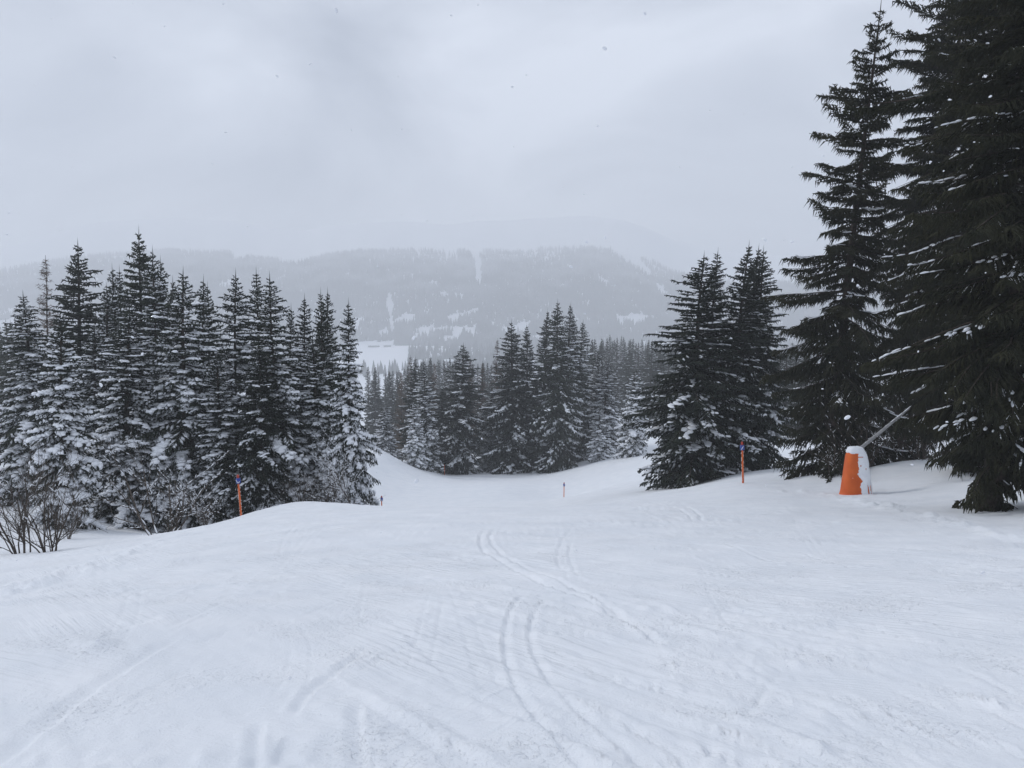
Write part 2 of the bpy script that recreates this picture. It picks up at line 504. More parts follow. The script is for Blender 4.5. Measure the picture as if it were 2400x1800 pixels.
track(zL([(-40, 1110), (120, 985), (300, 850), (480, 735), (640, 640), (800, 555)]), 0.06, 0.022, 0.3)
track(zL([(1280, 880), (1330, 805), (1400, 745), (1480, 690), (1620, 588)]), 0.035, 0.028, 0.4)
track(zL([(1118, 1110), (1126, 1010), (1132, 905)]), 0.04, 0.030, 0.4)
track(zL([(1580, 1110), (1562, 960), (1558, 820)]), 0.04, 0.026, 0.4)
track(zL([(1250, 960), (1210, 1020), (1190, 1110)]), 0.06, 0.02, 0.4)
tr = random.Random(5)
for i in range(260):          # skid marks sweeping across the right half of the slope
    u = tr.uniform(1180, 2440); v = 1195 + 620 * tr.random() ** 1.25
    ln = tr.uniform(60, 300) * (0.5 + (v - 1180) / 620)
    sl = (0.10 + 0.22 * (v - 1180) / 620) * tr.uniform(0.6, 1.5) + (0.16 if tr.random() < 0.25 else 0)
    c = tr.uniform(-0.05, 0.05)
    P = [(u + ln * t, v + sl * ln * t + c * ln * t * t) for t in (0, 0.33, 0.66, 1)]
    if tr.random() < 0.5:
        track(P, tr.uniform(0.012, 0.030), tr.uniform(0.006, 0.017), tr.uniform(0.6, 1.5), 3)
    else:
        track(P, tr.uniform(0.02, 0.07), -tr.uniform(0.005, 0.014), 0.1, 3)
for i in range(13):           # faint paired tracks crossing the whole run
    u = tr.uniform(250, 1900); v = 1200 + 330 * tr.random() ** 1.6
    hh_ = tr.uniform(60, 330) * (0.35 + (v - 1180) / 330); sw = tr.uniform(-0.9, 1.1) + (u - 1200) / 900; c = tr.uniform(-0.8, 0.8)
    gap = 10 + 34 * (v - 1190) / 330
    for k in (0, 1):
        P = [(u + k * gap * (1 + 0.8 * t) + hh_ * (sw * t + c * t * (1 - t)), v + hh_ * t) for t in (0, 0.25, 0.5, 0.75, 1)]
        track(P, tr.uniform(0.016, 0.024), tr.uniform(0.003, 0.007), 0.7, 3)
for i in range(60):           # fainter arcs on the left half
    u = tr.uniform(100, 1150); v = tr.uniform(1240, 1700)
    ln = tr.uniform(80, 260); sl = -tr.uniform(0.15, 0.7) if u < 800 else tr.uniform(-0.9, 0.9)
    P = [(u + ln * t, v + sl * ln * t + 0.1 * ln * t * t) for t in (0, 0.33, 0.66, 1)]
    track(P, tr.uniform(0.015, 0.04), tr.uniform(0.004, 0.012), 0.5, 3)

gx, gy = GX.ravel(), GY.ravel(); gz = GZ.ravel().copy()
sel_all = np.where((RR.ravel() < 60) & (np.abs(AA.ravel()) < 0.71))[0]
sx_, sy_ = gx[sel_all], gy[sel_all]
for (G, w, depth, berm) in TR:
    reach = w * 5
    lo = G.min(0) - reach; hi = G.max(0) + reach
    k = np.where((sx_ > lo[0]) & (sx_ < hi[0]) & (sy_ > lo[1]) & (sy_ < hi[1]))[0]
    if len(k) == 0: continue
    px, py = sx_[k], sy_[k]
    best = np.full(len(k), 1e9); side = np.zeros(len(k)); along = np.zeros(len(k))
    for i in range(len(G) - 1):
        a = G[i]; d = G[i + 1] - a; L2 = d @ d + 1e-9
        t = np.clip(((px - a[0]) * d[0] + (py - a[1]) * d[1]) / L2, 0, 1)
        dx = px - a[0] - t * d[0]; dy = py - a[1] - t * d[1]
        dist = np.hypot(dx, dy)
        m = dist < best
        best[m] = dist[m]; side[m] = np.sign(d[0] * dy - d[1] * dx)[m]; along[m] = ((i + t) / (len(G) - 1))[m]
    weff = np.maximum(w, 0.0020 * np.hypot(px, py))
    endf = smooth(0, 0.12, along) * smooth(1.0, 0.85, along)
    rag = 0.75 + 0.9 * vnoise(px / 0.12, py / 0.12, 77)
    sd2 = best * side + 0.012 * vnoise(px / 0.05, py / 0.05, 78)
    if depth > 0:            # a carved edge: steep wall on one side, long ramp on the other
        groove = -depth * smooth(-0.45 * weff, 0.1 * weff, sd2) * (1 - smooth(0.3 * weff, 2.6 * weff, sd2))
        bm = depth * berm * np.exp(-((sd2 + 0.75 * weff) / (0.45 * weff)) ** 2) * rag
        bm = bm + 0.5 * depth * berm * np.exp(-((sd2 - 2.9 * weff) / (0.6 * weff)) ** 2) * rag
    else:
        groove = -depth * np.exp(-(best / weff) ** 2 * 1.3) * rag * 1.6
        bm = 0
    gz[sel_all[k]] += endf * (groove + bm)

# trampled ridge of clods along the left bank and the right bank
def clods(pix, halfw, amp, seed):
    G = np.array([ground_hit(u, v) for u, v in catmull(pix, 6)])
    best = np.full(len(sel_all), 1e9)
    for i in range(len(G) - 1):
        a = G[i]; d = G[i + 1] - a; L2 = d @ d + 1e-9
        t = np.clip(((sx_ - a[0]) * d[0] + (sy_ - a[1]) * d[1]) / L2, 0, 1)
        best = np.minimum(best, np.hypot(sx_ - a[0] - t * d[0], sy_ - a[1] - t * d[1]))
    k = np.exp(-(best / halfw) ** 2)
    gz[sel_all] += k * amp * (0.25 + 1.6 * np.maximum(fbm(sx_ / 0.35, sy_ / 0.35, 3, seed), -0.12))
clods(zL([(-30, 375), (120, 320), (300, 268), (450, 215), (600, 165), (720, 128)]), 0.45, 0.13, 61)
clods([(1830, 1150), (1900, 1153), (1990, 1170), (2080, 1187), (2180, 1210), (2290, 1245), (2400, 1275)], 0.40, 0.12, 63)
clods([(2000, 1172), (2040, 1185), (2080, 1190)], 0.30, 0.16, 64)
clods(zL([(380, 610), (480, 570), (700, 480)]), 0.25, 0.05, 65)

nr, na = RR.shape
ii, jj = np.meshgrid(np.arange(nr - 1), np.arange(na), indexing='ij')
j2 = (jj + 1) % na
Q = np.stack([ii * na + jj, (ii + 1) * na + jj, (ii + 1) * na + j2, ii * na + j2], -1).reshape(-1, 4)[:, ::-1]
GV = np.stack([gx, gy, gz], 1)
cap = np.array([[0, APEX, Z0]])
ground = link('ground', make_mesh('ground', GV, Q, M_SNOW, True))
tag(ground, kind='structure')
print('ground quads', len(Q))

# ------------------------------------------------------------------ valley floor and mountain beyond
def treeline_v(u):
    return np.interp(u, [-600, 0, 80, 200, 330, 420, 540, 620, 720, 770, 850, 950, 1060, 1110, 1200, 1330, 1440, 1500, 1570, 1700, 2000, 3000],
                     [650, 640, 625, 600, 588, 586, 590, 606, 612, 596, 586, 588, 592, 590, 590, 582, 586, 604, 636, 660, 668, 680])

def MH(a, Y):
    """height of valley and mountain at direction a = x / Y and distance Y"""
    u = 1200 + F * a
    vt = treeline_v(u) + 5
    kr = (712 - vt) / F                    # tangent of the treeline's elevation
    zr = 2400 * kr
    s = np.interp(Y, [0, 500, 820, 1150, 1690, 1800, 2400, 2480, 2600, 3400], [-100, -100, -99, -93, -91, -80, 1e3, 1e3, 1e3, 1e3])
    climb = smooth(1720, 2420, Y) * 0.35 + np.clip((Y - 1720) / 680, 0, 1) * 0.65
    z = np.where(s < 500, s, -80)
    z = np.where(Y > 1690, -91 + (zr + 91) * np.clip(climb, 0, 1), z)
    peak = 80 + 85 * np.exp(-((u - 1400) / 420) ** 2) + 95 * np.exp(-((u - 500) / 600) ** 2) + 40 * np.exp(-((u - 2000) / 300) ** 2)
    z = z + smooth(2450, 3100, Y) * peak
    x = a * Y
    z = z + 16 * fbm(x / 260, Y / 300, 4, 5) * smooth(1750, 2000, Y) + 3 * fbm(x / 120, Y / 120, 2, 6)
    return z
ma = np.linspace(-1.15, 1.15, 260)
mY = np.concatenate([np.linspace(560, 1650, 50), np.linspace(1665, 2600, 110), np.linspace(2620, 3300, 40)])
MA, MY = np.meshgrid(ma, mY, indexing='ij')
MZ = MH(MA, MY)
MV = np.stack([(MA * MY).ravel(), MY.ravel(), MZ.ravel()], 1)
n1, n2 = MA.shape
ii, jj = np.meshgrid(np.arange(n1 - 1), np.arange(n2 - 1), indexing='ij')
MQ = np.stack([ii * n2 + jj, (ii + 1) * n2 + jj, (ii + 1) * n2 + jj + 1, ii * n2 + jj + 1], -1).reshape(-1, 4)
M_FARSNOW = noisy('snow_far', (0.80, 0.825, 0.87), (0.86, 0.88, 0.915), 0.004, 0.9, spec=0.0)
mountain = link('mountain', make_mesh('mountain', MV, MQ, M_FARSNOW, True))
tag(mountain, kind='structure')

# -- the wood on the mountain: real little conifers, too many to count
def inbox(u, v, u0, u1, v0, v1): return (u > u0) & (u < u1) & (v > v0) & (v < v1)
def clearings(u, v, x, y):
    n = fbm(x / 40, y / 55, 3, 8)
    c = np.zeros(len(u), bool)
    jag = 7 * vnoise(x / 16, y / 20, 12)
    c |= (np.abs(u - np.interp(v, [585, 620, 665], [1112, 1120, 1122]) + jag) < np.interp(v, [585, 610, 668], [13, 10, 6])) & (v < 668)   # piste gully
    c |= inbox(u + jag, v + jag * 0.6, 545, 600, 596, 616) & (v < 616 - (u - 545) * 0.25)
    c |= inbox(u + jag, v + jag * 0.8, 655, 720, 590, 622) & (n > -0.16)
    c |= (np.abs(u + jag - np.interp(v, [560, 600, 648], [1435, 1470, 1525])) < np.interp(v, [560, 600, 648], [30, 26, 8])) & (v < 648)
    c |= (np.abs(u + jag * 0.7 - np.interp(v, [690, 735, 785], [913, 915, 920])) < np.interp(v, [690, 715, 740, 785], [4, 9, 6, 5])) & (v > 690) & (v < 784)
    c |= inbox(u + jag, v + jag * 0.5, 886, 912, 774, 790)
    c |= inbox(u + jag, v + jag * 0.5, 966, 1004, 780, 791)
    c |= inbox(u + jag * 0.5, v + jag * 0.3, 1062, 1075, 765, 796) | ((u > 1070) & (u < 1118) & (np.abs(v - np.interp(u, [1070, 1118], [771, 786]) + jag * 0.3) < 6))
    c |= inbox(u + 3 * jag + 50 * fbm(x / 90, y / 120, 2, 19) + 0.9 * (v - 825), v + jag * 0.5, 790, 976, 800, 872) & ((v > 811 + jag * 0.5) | (u < 925))                 # the open field
    c |= inbox(u, v, 968, 1060, 818, 850) & (n > 0.02)
    low = smooth(650, 800, v)
    c |= (n > 0.40 - 0.13 * low) & (v > 640)
    c |= inbox(u, v, 1500, 1620, 690, 790) & (n > 0.22)
    c |= (u < 60) & (n > 0.12) & (v > 690)
    c |= v < treeline_v(u) - 12 + 22 * vnoise(x / 35, y / 35, 14) + 34 * np.maximum(vnoise(x / 120, y / 110, 15), 0)
    return c
fr = np.random.default_rng(3)
cand = 112000
ca = fr.uniform(-0.74, 0.74, cand)
cY = np.where(fr.random(cand) < 0.10, fr.uniform(1020.0, 1700.0, cand), np.sqrt(fr.uniform(1690.0 ** 2, 2490.0 ** 2, cand)))
cz = MH(ca, cY); cx = ca * cY
cu, cv = project(cx, cY, cz)
edge_ = cv - treeline_v(cu)
keep = ~clearings(cu, cv, cx, cY) & (fr.random(cand) < 0.10 + 0.90 * smooth(-6, 46, edge_ + 30 * fbm(cx / 110, cY / 110, 3, 17)))
cx, cY2, cz = cx[keep], cY[keep], cz[keep]
hgt = fr.uniform(10, 21, len(cx)); rad = hgt * fr.uniform(0.17, 0.24, len(cx))
m = len(cx)
V = np.empty((m, 4, 3)); an0 = fr.random(m) * 6.28
for k in range(3):
    an = an0 + k * 2.0944
    V[:, k] = np.stack([cx + np.cos(an) * rad, cY2 + np.sin(an) * rad, cz - 0.6], 1)
V[:, 3] = np.stack([cx, cY2, cz + hgt], 1)
g = Geo()
g.batch(V, np.array([[0, 1, 3], [1, 2, 3], [2, 0, 3]]))
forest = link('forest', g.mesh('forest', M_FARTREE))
tag(forest, 'hazy conifer wood covering the far mountainside and valley edge', 'forest', kind='stuff')
print('far trees', m)

# ------------------------------------------------------------------ conifers
def spruce_meshes(name, seed, Ht, R, N, snow=0.5, hang=0.3, power=0.8, lat_sp=0.105, twig_sp=0.075, bare=0.03, needle=None,
                  twig_r=0.026, pad=1.0, clear=0.0, droop=1.0, top_snow=0.35, taper=0.22, rough=0.55, hang_len=1.35, tip=1.0, run=0.24, dust=0.12, lift=1.0):
    """trunk, branches, crown and snow meshes of one spruce standing at the origin"""
    global rng
    rng = np.random.default_rng(seed)
    tg, bg, cg, sg = Geo(), Geo(), Geo(), Geo()
    # trunk
    zs = np.linspace(-0.6, Ht * 0.985, 15); rt = 0.011 * Ht * (1 - zs.clip(0) / Ht) ** 0.9 + 0.012
    cxs = 0.012 * Ht * np.sin(zs / Ht * 3.0 + seed) * (zs.clip(0) / Ht); cys = 0.010 * Ht * np.cos(zs / Ht * 2.4 + seed) * (zs.clip(0) / Ht)
    C = np.stack([cxs, cys, zs], 1)
    tubes(tg, C[:-1], C[1:], rt[:-1], rt[1:], 9)
    def axis(z): return np.stack([np.interp(z, zs, cxs), np.interp(z, zs, cys), z], -1)
    # branches
    i = np.arange(N); t = ((i + rng.random(N)) / N) ** 0.92
    t = 0.012 + t * (1 - bare - 0.012)
    z = Ht * (1 - t)
    step = 0.22 + 0.30 * t                                   # limbs gather in tiers
    zw = np.round(z / step) * step
    z = np.clip(np.where(rng.random(N) < 0.45, zw + rng.normal(0, 0.07, N), z), bare * Ht, Ht * 0.985)
    t = 1 - z / Ht
    az = i * 2.39996 + rng.normal(0, 0.5, N)
    lump = 1 + 0.45 * vnoise(az * 1.1, z * 0.8, seed) + 0.40 * vnoise(z * 0.55, 0 * z, seed + 3)
    L = R * t ** power * (rough + (1.08 - rough) * rng.random(N)) * lump
    L *= 1 - taper * smooth(0.60, 1.0, t)
    L *= 0.42 + 0.58 * smooth(0.0, 0.13, t)
    L = np.maximum(L, 0.07 + 0.07 * rng.random(N))
    if clear: L *= np.where(z < clear, 0.25, 1.0)
    A_ = 0.58 * (1 - t) ** 2.2 - 0.11 * t; A_ = A_ + rng.normal(0, 0.09, N)
    B_ = (0.16 + 0.55 * t) * droop; C_ = (0.12 + 0.36 * t) * droop * tip
    root = axis(z); hd = np.stack([np.cos(az), np.sin(az), 0 * az], 1)
    bend = rng.normal(0, 0.12, N)
    sd_ = np.stack([-np.sin(az), np.cos(az), 0 * az], 1)
    def P(b, s):
        q = root[b] + hd[b] * (L[b] * s * (1 - 0.06 * s))[:, None] + sd_[b] * (bend[b] * L[b] * s * s)[:, None]
        q[:, 2] += L[b] * (A_[b] * s - B_[b] * s ** 2 + C_[b] * s ** 3 + 0.022 * np.sin(s * 7.5 + b * 1.7) * s)
        q += sd_[b] * (0.03 * L[b] * np.sin(s * 6.0 + b * 2.3) * s)[:, None]
        return q
    bi = np.arange(N); cuts = (0, 0.3, 0.62, 1.0)
    rb = 0.010 + 0.012 * L
    for k in range(3):
        tubes(bg, P(bi, np.full(N, cuts[k])), P(bi, np.full(N, cuts[k + 1])), rb * (1 - 0.3 * k), rb * (1 - 0.3 * (k + 1)), 3)
    # side shoots
    K = (L / lat_sp).astype(int) + 2
    lb = np.repeat(bi, K); nl = len(lb)
    first = np.cumsum(K) - K
    order = np.arange(nl) - first[lb]
    s = 0.10 + 0.90 * (order + rng.random(nl)) / K[lb]
    p0 = P(lb, s); p00 = P(lb, np.maximum(s - 0.04, 0)); tan = unit(p0 - p00 + 1e-9)
    sgn = np.where(order % 2 == 0, 1.0, -1.0)
    spread = np.radians(62 - 26 * s) * (0.75 + 0.5 * rng.random(nl)) * sgn
    ca_, sa_ = np.cos(spread), np.sin(spread)
    d = np.stack([tan[:, 0] * ca_ - tan[:, 1] * sa_, tan[:, 0] * sa_ + tan[:, 1] * ca_, tan[:, 2]], 1)
    d[:, 2] += -0.10 - 0.45 * rng.random(nl) * t[lb] * droop + 0.35 * (1 - t[lb]) ** 2
    d = unit(d)
    ll = (0.09 + np.minimum(0.42 * L[lb], 0.72) * (1.04 - s) ** 0.55 * (0.55 + 0.6 * rng.random(nl)))
    ll *= 0.45 + 0.55 * smooth(0.0, 0.25, s)
    def PL(b, q):
        w_ = p0[b] + d[b] * (ll[b] * q)[:, None]
        w_[:, 2] -= 0.28 * ll[b] * q * q * (0.4 + t[lb][b])
        return w_
    li = np.arange(nl)
    brushes(cg, p0, PL(li, np.ones(nl)), (0.024 + 0.032 * ll) * (twig_r / 0.026))
    # needled twigs on the shoots
    K2 = (ll / twig_sp).astype(int) + 1
    tb = np.repeat(li, K2); nt = len(tb)
    f2 = np.cumsum(K2) - K2
    q = 0.12 + 0.9 * (np.arange(nt) - f2[tb] + rng.random(nt)) / K2[tb]
    q0 = PL(tb, q); dd = d[tb]
    sg2 = np.where(rng.random(nt) < 0.5, 1.0, -1.0); sp2 = np.radians(rng.uniform(25, 75, nt)) * sg2
    ca_, sa_ = np.cos(sp2), np.sin(sp2)
    e = np.stack([dd[:, 0] * ca_ - dd[:, 1] * sa_, dd[:, 0] * sa_ + dd[:, 1] * ca_, dd[:, 2]], 1)
    hg = rng.random(nt) < hang * (0.3 + 0.7 * t[lb][tb])
    e[:, 2] += np.where(hg, -1.3 - rng.random(nt), rng.normal(-0.05, 0.3, nt))
    e = unit(e)
    tl = rng.uniform(0.07, 0.16, nt) * (0.6 + 0.4 * smooth(0.0, 0.1, t[lb][tb])) * np.where(hg, hang_len, 1.0)
    spikes(cg, q0, q0 + e * tl[:, None], twig_r * rng.uniform(0.7, 1.2, nt))
    # tips: leader and branch ends
    tipb = np.repeat(bi, 4); nt4 = len(tipb)
    te = P(tipb, np.full(nt4, 0.97)); tdir = unit(P(tipb, np.ones(nt4)) - P(tipb, np.full(nt4, 0.9)) + rng.normal(0, 0.06, (nt4, 3)) * L[tipb][:, None] * 0.5)
    spikes(cg, te, te + tdir * rng.uniform(0.08, 0.2, nt4)[:, None], np.full(nt4, 0.024))
    la = axis(np.array([Ht * 0.93, Ht * 0.97])); 
    spikes(cg, la, axis(np.array([Ht * 0.99, Ht * 1.025])), np.array([0.06, 0.035]))
    # snow: clumps by branch so that whole limbs are laden or bare
    laden = 0.40 * rng.random(N) + 0.60 * (0.5 + 1.3 * fbm(az * 0.8, z * 0.5, 2, seed + 9))
    prob = snow * (top_snow + (1 - top_snow) * smooth(0.02, 0.30, t))
    has = laden < 0.18 + 0.74 * prob
    amt = np.clip((0.18 + 0.74 * prob - laden) * 2.2, 0.15, 1.0)
    hl = has[lb] & (rng.random(nl) < dust + 0.60 * amt[lb] * min(1.0, snow * 1.3)) & (s > 0.15)
    k = np.where(hl)[0]
    off = np.zeros((len(k), 3)); off[:, 2] = 0.016 * lift
    qa_ = rng.uniform(0.0, 0.3, len(k)); qb_ = rng.uniform(0.7, 1.0, len(k))
    octas(sg, PL(k, qa_) + off, PL(k, qb_) + off * 0.5, (0.016 + 0.085 * ll[k]) * rng.uniform(0.6, 1.3, len(k)) * pad,
          (0.018 + 0.050 * ll[k]) * pad * rng.uniform(0.6, 1.3, len(k)))
    # pads along the limb itself
    K3 = (L / 0.16).astype(int) + 1
    pb = np.repeat(bi, K3); f3 = np.cumsum(K3) - K3
    s3 = (np.arange(len(pb)) - f3[pb] + 0.15 + 0.6 * rng.random(len(pb))) / K3[pb]
    clump = 0.5 + vnoise(s3 * L[pb] * 1.1 + pb * 17.31, pb * 5.7, seed + 4)
    ok = has[pb] & (s3 > 0.16) & (clump < 0.22 + 0.80 * amt[pb])
    pb, s3 = pb[ok], s3[ok]
    ds = np.minimum(run / L[pb], 0.7) * rng.uniform(0.7, 1.5, len(pb))
    A0, A1 = P(pb, s3), P(pb, np.minimum(s3 + ds, 1.03))
    A0[:, 2] += 0.022 * lift; A1[:, 2] += 0.018 * lift
    jit = rng.normal(0, 0.09, (len(pb), 1)) * np.minimum(L[pb], 1.5)[:, None] * sd_[pb]
    A0 += jit; A1 += jit
    wid = (0.028 + 0.150 * np.minimum(L[pb], 2.0) * (1.02 - s3) ** 0.6 * (0.45 + 0.6 * s3)) * pad * rng.uniform(0.5, 1.25, len(pb))
    pads(sg, A0, A1, wid, lift * (0.026 + 0.026 * pad * np.minimum(L[pb], 2.0)) * rng.uniform(0.7, 1.3, len(pb)))
    nd = needle or M_NEEDLE
    out = {'trunk': tg.mesh(name + '_trunk', M_BARK, True), 'branches': bg.mesh(name + '_branches', M_BARK),
           'crown': cg.mesh(name + '_crown', nd), 'snow_load': sg.mesh(name + '_snow', M_TREESNOW, True)}
    print(name, {k_: len(v_.polygons) for k_, v_ in out.items()})
    return out, Ht, R

def larch_meshes(name, seed, Ht, R, N, snow=0.05):
    global rng
    rng = np.random.default_rng(seed)
    tg, cg = Geo(), Geo()
    zs = np.linspace(-0.5, Ht, 12); rt = 0.009 * Ht * (1 - zs.clip(0) / Ht) + 0.012
    C = np.stack([0.05 * np.sin(zs), 0.05 * np.cos(zs * 0.8), zs], 1)
    tubes(tg, C[:-1], C[1:], rt[:-1], rt[1:], 7)
    t = 0.02 + 0.86 * rng.random(N); z = Ht * (1 - t); az = rng.random(N) * 6.283
    L = R * t ** 0.75 * rng.uniform(0.5, 1.1, N)
    a0 = np.stack([0 * z, 0 * z, z], 1)
    up = 0.35 * (1 - t) + rng.normal(0, 0.12, N)
    def P(b, s):
        return a0[b] + np.stack([np.cos(az[b]) * L[b] * s, np.sin(az[b]) * L[b] * s, L[b] * (up[b] * s - 0.25 * s * s + 0.22 * s ** 3)], 1)
    bi = np.arange(N)
    for s0, s1, f in ((0, 0.5, 1.0), (0.5, 1.0, 0.55)):
        tubes(cg, P(bi, np.full(N, s0)), P(bi, np.full(N, s1)), 0.016 * f + 0.004 * L, 0.016 * f * 0.55 + 0.002 * L, 3)
    K = (L / 0.07).astype(int) + 1
    lb = np.repeat(bi, K); s = rng.uniform(0.12, 1.0, len(lb)); p = P(lb, s)
    e = np.stack([np.cos(az[lb]), np.sin(az[lb]), 0 * s], 1) + rng.normal(0, 0.7, (len(lb), 3)); e[:, 2] -= 0.3
    e = unit(e)
    spikes(cg, p, p + e * rng.uniform(0.1, 0.38, len(lb))[:, None], np.full(len(lb), 0.016))
    return {'trunk': tg.mesh(name + '_trunk', M_BARK, True), 'crown': cg.mesh(name + '_crown', M_LARCH)}, Ht, R

PROTO = {}
PROTO['heavy1'] = spruce_meshes('spruce_heavy', 11, 12, 2.5, 240, snow=1.0, pad=1.9, dust=0.3, lift=1.6, power=0.60, droop=1.0, tip=0.6, top_snow=0.55, twig_r=0.038, hang=0.5, hang_len=1.6, lat_sp=0.12)
PROTO['snow1'] = spruce_meshes('spruce_snowy', 12, 16, 3.0, 300, snow=0.95, pad=1.55, dust=0.35, lift=1.3, power=0.62, droop=1.15, tip=0.6, top_snow=0.8, twig_r=0.040, hang=0.5, hang_len=1.8, lat_sp=0.115)
PROTO['snow2'] = spruce_meshes('spruce_snowy_b', 13, 16, 2.8, 300, snow=0.92, pad=1.50, dust=0.35, lift=1.3, power=0.66, droop=1.35, tip=0.6, top_snow=0.8, twig_r=0.040, hang=0.5, hang_len=1.8, lat_sp=0.115)
PROTO['snow3'] = spruce_meshes('spruce_snowy_c', 14, 16, 2.6, 290, snow=0.88, pad=1.42, dust=0.35, lift=1.3, power=0.58, droop=1.0, tip=0.7, top_snow=0.8, twig_r=0.040, hang=0.5, hang_len=1.8, lat_sp=0.115)
PROTO['mid1'] = spruce_meshes('spruce_dusted', 15, 17, 3.2, 320, snow=0.50, pad=1.0, dust=0.25, lift=1.2, power=0.60, droop=1.15, tip=0.8, twig_r=0.040, hang=0.5, hang_len=1.8, lat_sp=0.115)
PROTO['mid2'] = spruce_meshes('spruce_dusted_b', 16, 17, 3.0, 320, snow=0.46, pad=1.0, dust=0.25, lift=1.2, power=0.66, top_snow=0.2, twig_r=0.040, hang=0.5, hang_len=1.8, lat_sp=0.115)
PROTO['dark1'] = spruce_meshes('spruce_dark', 17, 17, 3.2, 300, snow=0.22, pad=0.80, power=0.62, top_snow=0.2, twig_r=0.040, hang=0.5, hang_len=1.8, lat_sp=0.115)
PROTO['tall'] = spruce_meshes('spruce_tall', 18, 20, 4.4, 270, snow=0.28, pad=0.42, run=0.26, dust=0.2, hang=0.75, power=0.62, lat_sp=0.075, twig_sp=0.06,
                              needle=M_NEEDLE_OLIVE, twig_r=0.027, bare=0.03, droop=0.9, top_snow=0.05, rough=0.25, hang_len=2.3, taper=-0.05)
PROTO['giant'] = spruce_meshes('spruce_giant', 19, 24, 4.9, 390, snow=0.26, pad=0.36, run=0.24, dust=0.25, hang=0.75, power=0.33, lat_sp=0.082, twig_sp=0.064,
                               needle=M_NEEDLE_OLIVE, twig_r=0.030, bare=0.004, droop=1.25, tip=0.8, top_snow=0.15, rough=0.30, hang_len=2.3, taper=0.72)
PROTO['far1'] = spruce_meshes('spruce_far', 21, 18, 2.9, 260, snow=0.32, pad=1.1, power=0.60, lat_sp=0.22, twig_sp=0.20, twig_r=0.085)
PROTO['far2'] = spruce_meshes('spruce_far_b', 22, 18, 2.5, 240, snow=0.45, pad=1.1, power=0.66, lat_sp=0.22, twig_sp=0.20, twig_r=0.085)
PROTO['larch1'] = larch_meshes('larch', 31, 16, 2.4, 420)
PROTO['larch2'] = larch_meshes('larch_b', 32, 15, 2.7, 460)

prnd = random.Random(4)
def plant(u, v, Y, proto, rad_px, label, group=None, lean=1.4, name=None, rot=None):
    """a tree whose top shows at (u, v), Y metres ahead; rad_px: half width of its skirt in photo pixels"""
    meshes, Ht, R = PROTO[proto]
    top = at(u, v, Y)
    lean_r = math.radians(lean + prnd.uniform(-1.2, 1.2))
    gz_ = H1(top[0], Y)
    h = top[2] - gz_
    x = top[0] - h * math.tan(lean_r)
    gz_ = H1(x, Y)
    h = (top[2] - gz_) / math.cos(lean_r)
    larch = proto.startswith('larch')
    t = empty(name or ('larch_tree' if larch else 'spruce_tree'), (x, Y, gz_ - 0.02))
    sr = rad_px * Y / F / R * (1.0 if proto in ('tall', 'giant') or larch else 1.20 if group == GL else 1.32); sz = h / Ht
    t.scale = (sr, sr, sz)
    t.rotation_mode = 'ZYX'
    rz = prnd.uniform(0, 6.28) if rot is None else rot
    # spin about the trunk first, then lean towards +X
    from mathutils import Matrix
    M = Matrix.Rotation(lean_r, 4, 'Y') @ Matrix.Rotation(prnd.uniform(-0.01, 0.01), 4, 'X') @ Matrix.Rotation(rz, 4, 'Z')
    t.rotation_euler = M.to_euler('ZYX')
    tag(t, label, 'tree', group)
    for pn, me in meshes.items():
        o = bpy.data.objects.new(pn, me); col.objects.link(o); o.parent = t
        if pn in ('snow_load', 'branches', 'crown'): o['kind'] = 'stuff'
    return t

GL = 'snowy spruces below the left lip of the slope'
GM = 'spruces in the hollow at the centre'
GR = 'spruces at the right of the piste'
plant(55, 689, 48, 'snow2', 113, 'snowy spruce cut by the left edge of the picture', GL)
plant(132, 738, 36, 'heavy1', 99, 'young spruce with the thickest snow pads, behind the leftmost bare shrubs', GL)
plant(178, 570, 60, 'dark1', 129, 'dark broad-topped spruce just right of the bare larch at far left', GL)
plant(239, 672, 54, 'snow3', 92, 'spruce with a low top right of the dark broad-topped spruce', GL)
plant(267, 628, 58, 'snow3', 77, 'slim spruce, left of a close pair of tops, left of the tallest', GL)
plant(287, 632, 61, 'snow2', 77, 'slim spruce, right of a close pair of tops, left of the tallest', GL)
plant(330, 542, 52, 'mid1', 113, 'tallest spruce of the left wood, its top well above the others', GL)
plant(364, 587, 50, 'snow1', 102, 'spruce close at the right of the tallest top in the left wood', GL)
plant(384, 612, 56, 'snow3', 84, 'second top to the right of the tallest spruce at left', GL)
plant(296, 730, 42, 'snow2', 127, 'drooping snow-covered spruce in front of the tallest one at left', GL)
plant(407, 656, 58, 'mid2', 80, 'low top seen behind between two spruces of the left wood', GL)
plant(436, 636, 43, 'snow1', 138, 'broad front spruce with long snowy limbs left of the nearest orange pole', GL)
plant(472, 655, 50, 'snow3', 86, 'narrow spruce right of the broad front spruce at left', GL)
plant(493, 671, 60, 'dark1', 80, 'dim dark spruce top set back behind the narrow one at left', GL)
plant(554, 640, 46, 'snow1', 113, 'full snowy spruce rising straight above the nearest orange pole', GL)
plant(605, 636, 48, 'snow2', 99, 'thin-topped spruce, left of twin tops in the middle of the left wood', GL)
plant(638, 648, 43, 'snow1', 127, 'thin-topped spruce, right of twin tops, broad snowy skirt at left', GL)
plant(674, 720, 53, 'snow3', 75, 'small low top just right of the twin thin tops', GL)
plant(713, 697, 52, 'snow3', 77, 'slender spruce three tops from the right end of the left wood', GL)
plant(749, 684, 50, 'mid2', 75, 'left one of two touching tops near the right end of the left wood', GL)
plant(770, 684, 52, 'snow3', 75, 'right one of two touching tops near the right end of the left wood', GL)
plant(738, 790, 44, 'snow2', 102, 'shorter snow-covered spruce in front of the two touching tops', GL)
plant(815, 706, 41, 'snow1', 72, 'spruce at the right end of the left wood beside the open hollow', GL)
